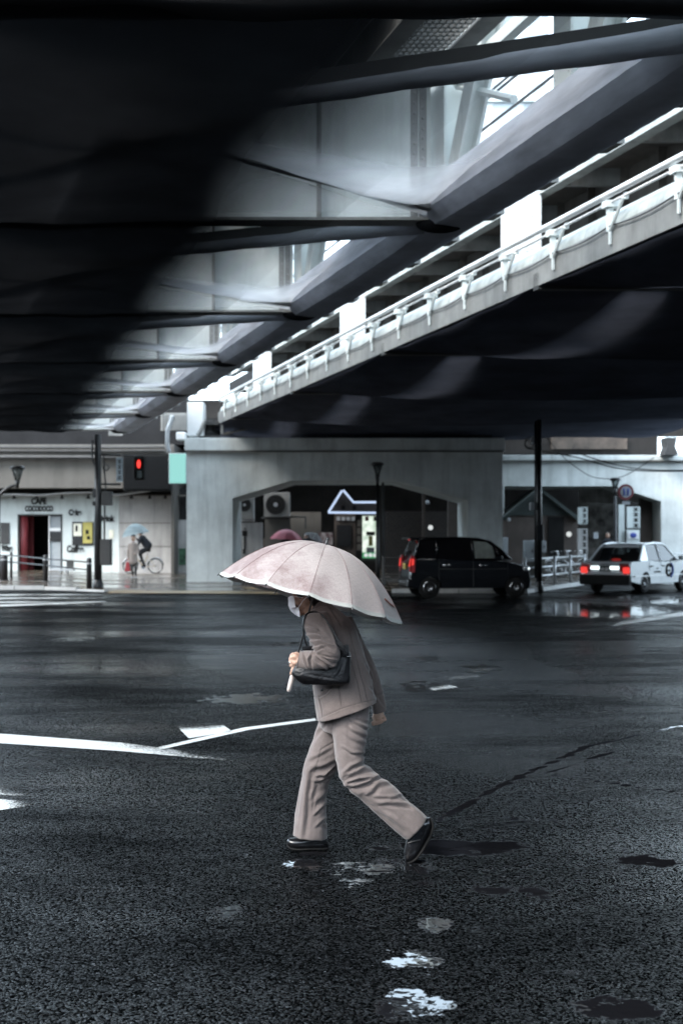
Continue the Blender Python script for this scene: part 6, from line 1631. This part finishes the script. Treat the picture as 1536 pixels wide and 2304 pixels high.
# greenhouse
gh = [(-1.62,1.03),(-1.55,1.35),(-1.44,1.60),(-1.2,1.645),(-.4,1.665),(.2,1.64),(.55,1.56),(.85,1.33),(1.18,1.02)]
def ghw(z, x): return W2*(.975 - .22*(z-1.03)/.63*.9)
o = profile_solid(gh, ghw, 'cabin', M['car_glass_dark'], van, nw=16, sq=6); smooth_by_angle(o, 35)
for s in (-1, 1):
    def S(x, z, e=.0): return Vector((x, s*(ghw(z,x)+e)*(.985), z))
    # pillars and roof rails
    m = MB()
    rr = [(-1.58,1.04),(-1.52,1.36),(-1.42,1.57),(-1.2,1.625),(-.4,1.645),(.2,1.62),(.55,1.535),(.85,1.31),(1.12,1.04)]
    m.tube([S(x,z,.004) for x,z in rr], .035, 8); m.tube([S(x,1.05,.006) for x in (-1.58,-.5,.4,1.12)], .03, 8)
    for (xa,xb) in ((-.98,-.94),(.06,.02)): m.tube([S(xa,1.05,.004), S(xb,1.64,.004)], .038, 8)
    m.tube([S(.78,1.05,.004), S(.70,1.42,.004)], .02, 8)
    m.build('window_frame', M['car_black'], van, smooth=True, local=True)
    m = MB(); m.box((.62, s*(W2+.05)-.07, 1.02),(.84, s*(W2+.05)+.07, 1.17)); o = m.build('wing_mirror', M['car_black'], van, local=True); bevel(o, .035, 3)
    for x in (-.72,.30):
        m = MB(); m.tube([(x-.10, s*(W2+.015), .90),(x+.10, s*(W2+.015), .90)], .016, 8); m.ellipsoid((x+.09, s*(W2+.012), .90),(.04,.02,.03)); m.build('door_handle', M['chrome'], van, smooth=True, local=True)
    m = MB()
    for x in (-.92, .04, 1.02): m.box((x-.004, s*W2*.992-.004, .30),(x+.004, s*W2*.992+.004, 1.02))
    m.tube([(-.9,s*W2*.995,.80),(.3,s*W2*.998,.79),(1.0,s*W2*.992,.80)], .008, 6)
    m.build('door_seam', M['steel_dark'], van, local=True)
    m = MB(); m.prism([(-1.735,s*.58,.72),(-1.735,s*.70,.72),(-1.69,s*.725,1.18),(-1.69,s*.62,1.18)], (.05,0,0)); m.prism([(-1.70,s*.715,.70),(-1.60,s*.74,.72),(-1.58,s*.735,1.10),(-1.66,s*.72,1.16)], (0,s*.012,0)); m.build('tail_light', M['tail_dim'], van, local=True)
    m = MB(); m.prism([(-1.745,s*.60,.86),(-1.745,s*.70,.86),(-1.71,s*.72,1.08),(-1.71,s*.63,1.08)], (.012,0,0)); m.prism([(-1.69,s*.735,.90),(-1.63,s*.745,.90),(-1.62,s*.742,1.06),(-1.67,s*.735,1.08)], (0,s*.01,0)); m.build('brake_lamp', M['tail_red'], van, local=True)
    m = MB(); m.ellipsoid((1.54, s*.62, .80), (.14,.12,.09)); m.build('headlight', M['lens_clear'], van, smooth=True, local=True)
    m = MB(); m.ellipsoid((1.60, s*.66, .80), (.06,.07,.045)); m.build('headlamp_bulb', M['lamp_white'], van, smooth=True, local=True)
    m = MB(); m.ellipsoid((1.66, s*.60, .47), (.04,.06,.045)); m.build('fog_lamp', M['lens_clear'], van, smooth=True, local=True)
    wheel(van, 1.26, s*(W2-.09), .285, .16, s, M['chrome'], 12); wheel(van, -1.18, s*(W2-.09), .285, .16, s, M['chrome'], 10)
m = MB(); m.box((-1.58,-.06,1.60),(-1.50,.06,1.64)); m.ellipsoid((-1.60,0,1.615),(.03,.14,.03)); m.build('high_brake_lamp', M['tail_red'], van, local=True)
m = MB(); m.box((-1.70,-.55,1.60),(-1.42,.55,1.655)); o = m.build('roof_spoiler', M['car_black'], van, local=True); bevel(o, .02)
m = MB(); m.box((-1.745,-.17,.78),(-1.725,.17,.95)); m.build('number_plate', M['amber'], van, local=True)
m = MB(); m.box((-1.78,-.66,.28),(-1.60,.66,.52)); o = m.build('rear_bumper', M['car_black'], van, local=True); bevel(o, .05, 3)
m = MB(); m.box((-1.79,-.5,.42),(-1.775,.5,.45)); m.build('rear_trim', M['chrome'], van, local=True)
M['window_pane'] = surf('pale_window_pane', (.16,.18,.17), .08, var=.35, scale=3, coat=1)  # front door panes in a paler opaque tone
for s in (-1,1):
    def S2(x, z): return Vector((x, s*(ghw(z,x))*1.0+s*.004, z))
    quad_plate([S2(.10,1.09),S2(.66,1.09),S2(.60,1.42),S2(.44,1.53),S2(.08,1.56)], .004*s, 'window', M['window_pane'], van)

# ---------- silver taxi, three quarter rear view
phi = R(38)          # forward direction measured from +Y towards +X
tx = yaw_root('taxi', Vector((9.0 - .83*math.cos(phi) + 1.39*math.sin(phi), 38.0 + .83*math.sin(phi) + 1.39*math.cos(phi), 0)), math.pi/2-phi, 'silver taxi with glowing brake lights and a round logo on its door', 'taxi')
TW = .845
def tprof():
    up = [(-2.28,.36),(-2.34,.52),(-2.33,.84),(-2.26,.95),(-1.35,.98),(-.6,.95),(.6,.93),(1.2,.92),(1.9,.86),(2.22,.76),(2.30,.55),(2.26,.30)]
    lo = []
    for cx in (1.39, -1.39):
        for k in range(9):
            a = math.pi*k/8; lo.append((cx+.36*math.cos(a), max(.22,.27+.375*math.sin(a))))
    return up+lo
o = profile_solid(tprof(), lambda z, x: TW*(1-.03*abs(z-.65))*(1-.06*max(0,abs(x)-1.8)/.5), 'body', M['car_silver'], tx, nw=16, sq=8); smooth_by_angle(o, 35)
tg = [(-1.72,.95),(-1.22,1.40),(-1.05,1.455),(-.5,1.49),(.1,1.475),(.32,1.43),(.95,.93)]
def tgw(z, x): return TW*(.965 - .20*(z-.95)/.54)
o = profile_solid(tg, tgw, 'cabin', M['car_glass'], tx, nw=16, sq=7); smooth_by_angle(o, 35)
m = MB()   # roof skin
m.add([], [])
rs = []
for (x,z) in ((-1.26,1.385),(-1.05,1.465),(-.5,1.50),(.1,1.485),(.34,1.425)):
    ring = []
    for k in range(13):
        t = -1+2*k/12; ring.append(Vector((x, t*tgw(z,x)*1.0, z+.012-.03*abs(t)**4)))
    for k in range(12,-1,-1):
        t = -1+2*k/12; ring.append(Vector((x, t*tgw(z,x)*.98, z-.03-.03*abs(t)**4)))
    rs.append(ring)
m.loft(rs, True); o = m.build('roof', M['car_white'], tx, local=True); smooth_by_angle(o, 40)
for s in (-1, 1):
    def S(x, z, e=.0): return Vector((x, s*(tgw(z,x)+e), z))
    m = MB()
    m.tube([S(-1.74,.96,.0),S(-1.24,1.40,0),S(-1.05,1.455,0),(-.5,s*tgw(1.48,0),1.485),S(.1,1.47,0),S(.34,1.42,0),S(.96,.94,0)], .032, 8)
    m.tube([S(-.30,.95,.0),S(-.30,1.47,0)], .035, 8); m.hexa([S(-1.68,.96,-.02),S(-1.18,.96,-.02),S(-1.18,.96,.012),S(-1.68,.96,.012),S(-1.24,1.40,-.02),S(-1.08,1.44,-.02),S(-1.08,1.44,.012),S(-1.24,1.40,.012)])
    m.build('window_frame', M['car_white'], tx, smooth=False, local=True)
    m = MB()
    for x in (-1.08,-.28,.72): m.box((x-.004, s*TW*.99-.004,.35),(x+.004, s*TW*.99+.004,.93))
    m.build('door_seam', M['steel_dark'], tx, local=True)
    m = MB(); m.box((-2.1,s*(TW-.01)-.012,.50),(2.1,s*(TW-.01)+.012,.535)); m.build('side_moulding', M['zinc'], tx, local=True)
    for x in (-.95,-.12):
        m = MB(); m.box((x-.08, s*(TW+.005)-.02,.78),(x+.08, s*(TW+.005)+.02,.82)); o = m.build('door_handle', M['black_metal'], tx, local=True)
    m = MB(); m.box((-2.365,s*.62-.16,.66),(-2.30,s*.62+.16,.90)); o = m.build('tail_light', M['tail_dim'], tx, local=True); bevel(o, .02)
    m = MB(); m.box((-2.40,s*.68-.12,.60),(-2.33,s*.68+.10,.79)); o = m.build('brake_lamp', M['tail_red'], tx, local=True); bevel(o, .04, 3)
    m = MB(); m.box((-2.375,s*.31-.14,.72),(-2.34,s*.31+.14,.81)); m.build('reversing_lamp', M['lamp_white'], tx, local=True)
    m = MB(); m.box((.95,s*(TW+.10)-.08,.98),(1.05,s*(TW+.10)+.08,1.10)); m.tube([(1.0,s*TW,.95),(1.0,s*(TW+.06),1.02)], .02, 6); m.build('wing_mirror', M['car_white'], tx, local=True)
    wheel(tx, 1.39, s*(TW-.11), .315, .17, s, M['zinc'], 8); wheel(tx, -1.39, s*(TW-.11), .315, .17, s, M['zinc'], 8)
M['tail_hot'] = glow('brake_hot', (1.0,.35,.28), 5.0)
m = MB(); m.box((-2.44,-.80,.26),(-2.22,.80,.56)); o = m.build('rear_bumper', M['black_matte'], tx, local=True); bevel(o, .05, 3)
m = MB(); m.box((-2.36,-.17,.66),(-2.335,.17,.83)); pt = m.build('number_plate', M['roof_green'], tx, local=True)
m = MB(); m.ellipsoid((-1.60,0,1.0),(.05,.16,.035)); m.build('high_brake_lamp', M['tail_red'], tx, smooth=True, local=True)
m = MB(); m.box((-2.37,-.80,.855),(-2.33,.80,.875)); m.build('boot_trim', M['chrome'], tx, local=True)
def flat_text(txt, h, width, org, xdir, name, mat, root, th=.004):
    cu = bpy.data.curves.new(name, 'FONT'); cu.body = txt; cu.size = h*1.35; cu.extrude = th; cu.offset = .004
    ob = bpy.data.objects.new(name, cu); COL.objects.link(ob)
    me = bpy.data.meshes.new_from_object(ob.evaluated_get(bpy.context.evaluated_depsgraph_get())); bpy.data.objects.remove(ob)
    xs = [v.co.x for v in me.vertices]; sx = width/(max(xs)-min(xs)); xd = Vector(xdir).normalized(); nd = xd.cross(Vector((0,0,1)))
    for v in me.vertices: v.co = Vector(org) + xd*((v.co.x-min(xs))*sx) + Vector((0,0,v.co.y)) + nd*v.co.z
    me.materials.clear(); me.materials.append(mat); o = bpy.data.objects.new(name, me); COL.objects.link(o); o.parent = root; return o
flat_text('46-31', .085, .24, (-2.365,.12,.69), (0,-1,0), 'plate_number', M['white_paint'], pt)
# door logo on the right side: dark ring with blue-green crescent
ys_ = -(TW*.998)-.004
m = MB(); m.torus((.26,ys_,.66), .17, .035, 28, 8, a0=R(40), a1=R(330)); m.box((.22,ys_-.012,.62),(.36,ys_+.004,.67)); m.build('door_logo', M['black_matte'], tx, local=True)
m = MB(); m.torus((.34,ys_,.66), .21, .04, 24, 8, a0=R(-70), a1=R(75)); m.build('door_crescent', M['blue_print'], tx, local=True)
M['green_print'] = surf('green_print', (.03,.22,.12), .4, var=.1)
m = MB(); m.torus((.40,ys_,.64), .20, .022, 24, 6, a0=R(-60), a1=R(50)); m.build('door_crescent', M['green_print'], tx, local=True)
m = MB()
for i in range(7): m.box((-.80+.07*i,ys_-.006,.60),(-.755+.07*i,ys_+.004,.64+.02*(i%2)))
for i in range(3): m.box((-.62+.05*i,ys_-.006,.71),(-.59+.05*i,ys_+.004,.74))
m.build('door_script', M['steel_dark'], tx, local=True)
m = MB(); m.box((-.9,-.62,.5),(.9,.62,.75)); m.box((-.75,-.60,.75),(-.60,.60,1.15)); m.box((.25,-.58,.75),(.40,-.08,1.20)); m.box((.25,.08,.75),(.40,.58,1.20)); m.box((.27,-.44,1.2),(.36,-.22,1.33)); m.box((.27,.22,1.2),(.36,.44,1.33)); m.build('seats', M['seat_cloth'], tx, local=True)
# ================================================================== far buildings, light, camera
def facade_mat(name, wall, win):
    m, nt, out = new_mat(name)
    b = N(nt,'ShaderNodeBsdfPrincipled'); L(nt,b.outputs[0],out.inputs[0]); b.inputs['Roughness'].default_value=.4
    tc = N(nt,'ShaderNodeTexCoord'); mp = N(nt,'ShaderNodeMapping'); mp.inputs['Rotation'].default_value=(R(90),0,0); L(nt,tc.outputs['Object'],mp.inputs[0])
    br = N(nt,'ShaderNodeTexBrick',Scale=.3); br.offset=0; L(nt,mp.outputs[0],br.inputs['Vector'])
    br.inputs['Color1'].default_value=(*win,1); br.inputs['Color2'].default_value=(*[x*.8 for x in win],1); br.inputs['Mortar'].default_value=(*wall,1); br.inputs['Mortar Size'].default_value=.06; br.inputs['Brick Width'].default_value=.6; br.inputs['Row Height'].default_value=1.0
    L(nt,br.outputs[0],b.inputs['Base Color']); return m
M['tower_skin'] = facade_mat('tower_skin', (.6,.63,.65), (.40,.46,.50))
t = empty('office_tower', P(1165,1210,85), 'pale blue-grey office tower glimpsed through the truss opening', 'building')
m = MB(); m.box((8.2,84,0),(13.6,94,44)); m.build('wall', M['tower_skin'], t)
for j in range(12):
    m = MB(); m.box((8.0,83.7,3+3.4*j),(13.8,84,3.5+3.4*j)); m.build('floor_band', M['plaster'], t)
M['cabinet_dark'] = surf('blue_grey_wall', (.05,.06,.07), .7, var=.3, scale=.3)
bk = empty('office_building', Vector((0,-30,0)), 'dark office block across the street, facing the viaduct', 'building')
m = MB(); m.box((-60,-40,0),(60,-30,11)); m.build('wall', M['cabinet_dark'], bk)
m = MB(); m.box((-61,-41,11),(61,-29.5,11.6)); m.build('roof', M['concrete_dim'], bk)
bk = empty('office_building', Vector((-48,10,0)), 'dark office block down the street on the cafe side', 'building')
m = MB(); m.box((-58,-30,0),(-46,42,15)); m.build('wall', M['cabinet_dark'], bk); m = MB(); m.box((-58.5,-30.5,15),(-45.5,42.5,15.6)); m.build('roof', M['concrete_dim'], bk)
bk = empty('office_building', Vector((48,10,0)), 'dark office block down the street on the taxi side', 'building')
m = MB(); m.box((40,-30,0),(52,40,13)); m.build('wall', M['cabinet_dark'], bk); m = MB(); m.box((39.5,-30.5,13),(52.5,40.5,13.6)); m.build('roof', M['concrete_dim'], bk)
# catenary wires over the tracks
for i, (y0, y1) in enumerate(((60,18),(100,62),(225,205),(262,240))):
    pass
for i, s in enumerate((8.1, 8.8, 9.5)):
    m = MB(); m.tube([B(s, 7, 8.2+.5*i), B(s, 30, 8.0+.5*i), B(s, 55, 8.2+.5*i)], .025, 6); o = m.build('overhead_wire', M['black_metal'], None); tag(o, ['lowest','middle','highest'][i]+' power line over the gap between the two bridges', 'wire', 'power lines over the gap')

world = bpy.data.worlds.new('World'); sc.world = world; world.use_nodes = True
nt = world.node_tree; nt.nodes.clear()
out = nt.nodes.new('ShaderNodeOutputWorld'); bg = nt.nodes.new('ShaderNodeBackground'); L(nt, bg.outputs[0], out.inputs[0])
sky = nt.nodes.new('ShaderNodeTexSky'); sky.sky_type = 'NISHITA'; sky.sun_disc = False
SUN_EL = R(44); SUN_AZ = R(232)
sky.sun_elevation = SUN_EL; sky.sun_rotation = SUN_AZ; sky.air_density = 1.0; sky.dust_density = 4.0; sky.ozone_density = 1.0
hs = nt.nodes.new('ShaderNodeHueSaturation'); hs.inputs['Saturation'].default_value = .85; L(nt, sky.outputs[0], hs.inputs['Color']); cl_ = nt.nodes.new('ShaderNodeMixRGB'); cl_.inputs[0].default_value = .6; cl_.inputs[2].default_value = (5.5,6.9,8.0,1); L(nt, hs.outputs[0], cl_.inputs[1]); L(nt, cl_.outputs[0], bg.inputs[0])
bg.inputs[1].default_value = .15
sd = bpy.data.lights.new('sun', 'SUN'); sd.energy = .5; sd.angle = R(20); sd.color = (1,.99,.97)
so = bpy.data.objects.new('sun', sd); COL.objects.link(so)
d = Vector((math.sin(SUN_AZ)*math.cos(SUN_EL), math.cos(SUN_AZ)*math.cos(SUN_EL), math.sin(SUN_EL)))
so.rotation_euler = (-d).to_track_quat('-Z', 'Y').to_euler(); so.location = (0,-10,30)

cam = bpy.data.cameras.new('camera'); co = bpy.data.objects.new('camera', cam); COL.objects.link(co); sc.camera = co
co.location = (0,0,CAM); co.rotation_euler = (R(90),0,0)
cam.sensor_fit = 'VERTICAL'; cam.sensor_height = 36; cam.lens = F/2304*36
cam.shift_y = (HY-1152)/2304; cam.clip_start = .1; cam.clip_end = 3000
cam.dof.use_dof = True; cam.dof.focus_distance = 6.6; cam.dof.aperture_fstop = 3.2
sc.view_settings.view_transform = 'Standard'; sc.view_settings.look = 'None'; sc.view_settings.exposure = 2.5; sc.view_settings.gamma = 1
sc.cycles.use_denoising = True; sc.cycles.max_bounces = 8; sc.cycles.transparent_max_bounces = 16; sc.cycles.sample_clamp_indirect = 6
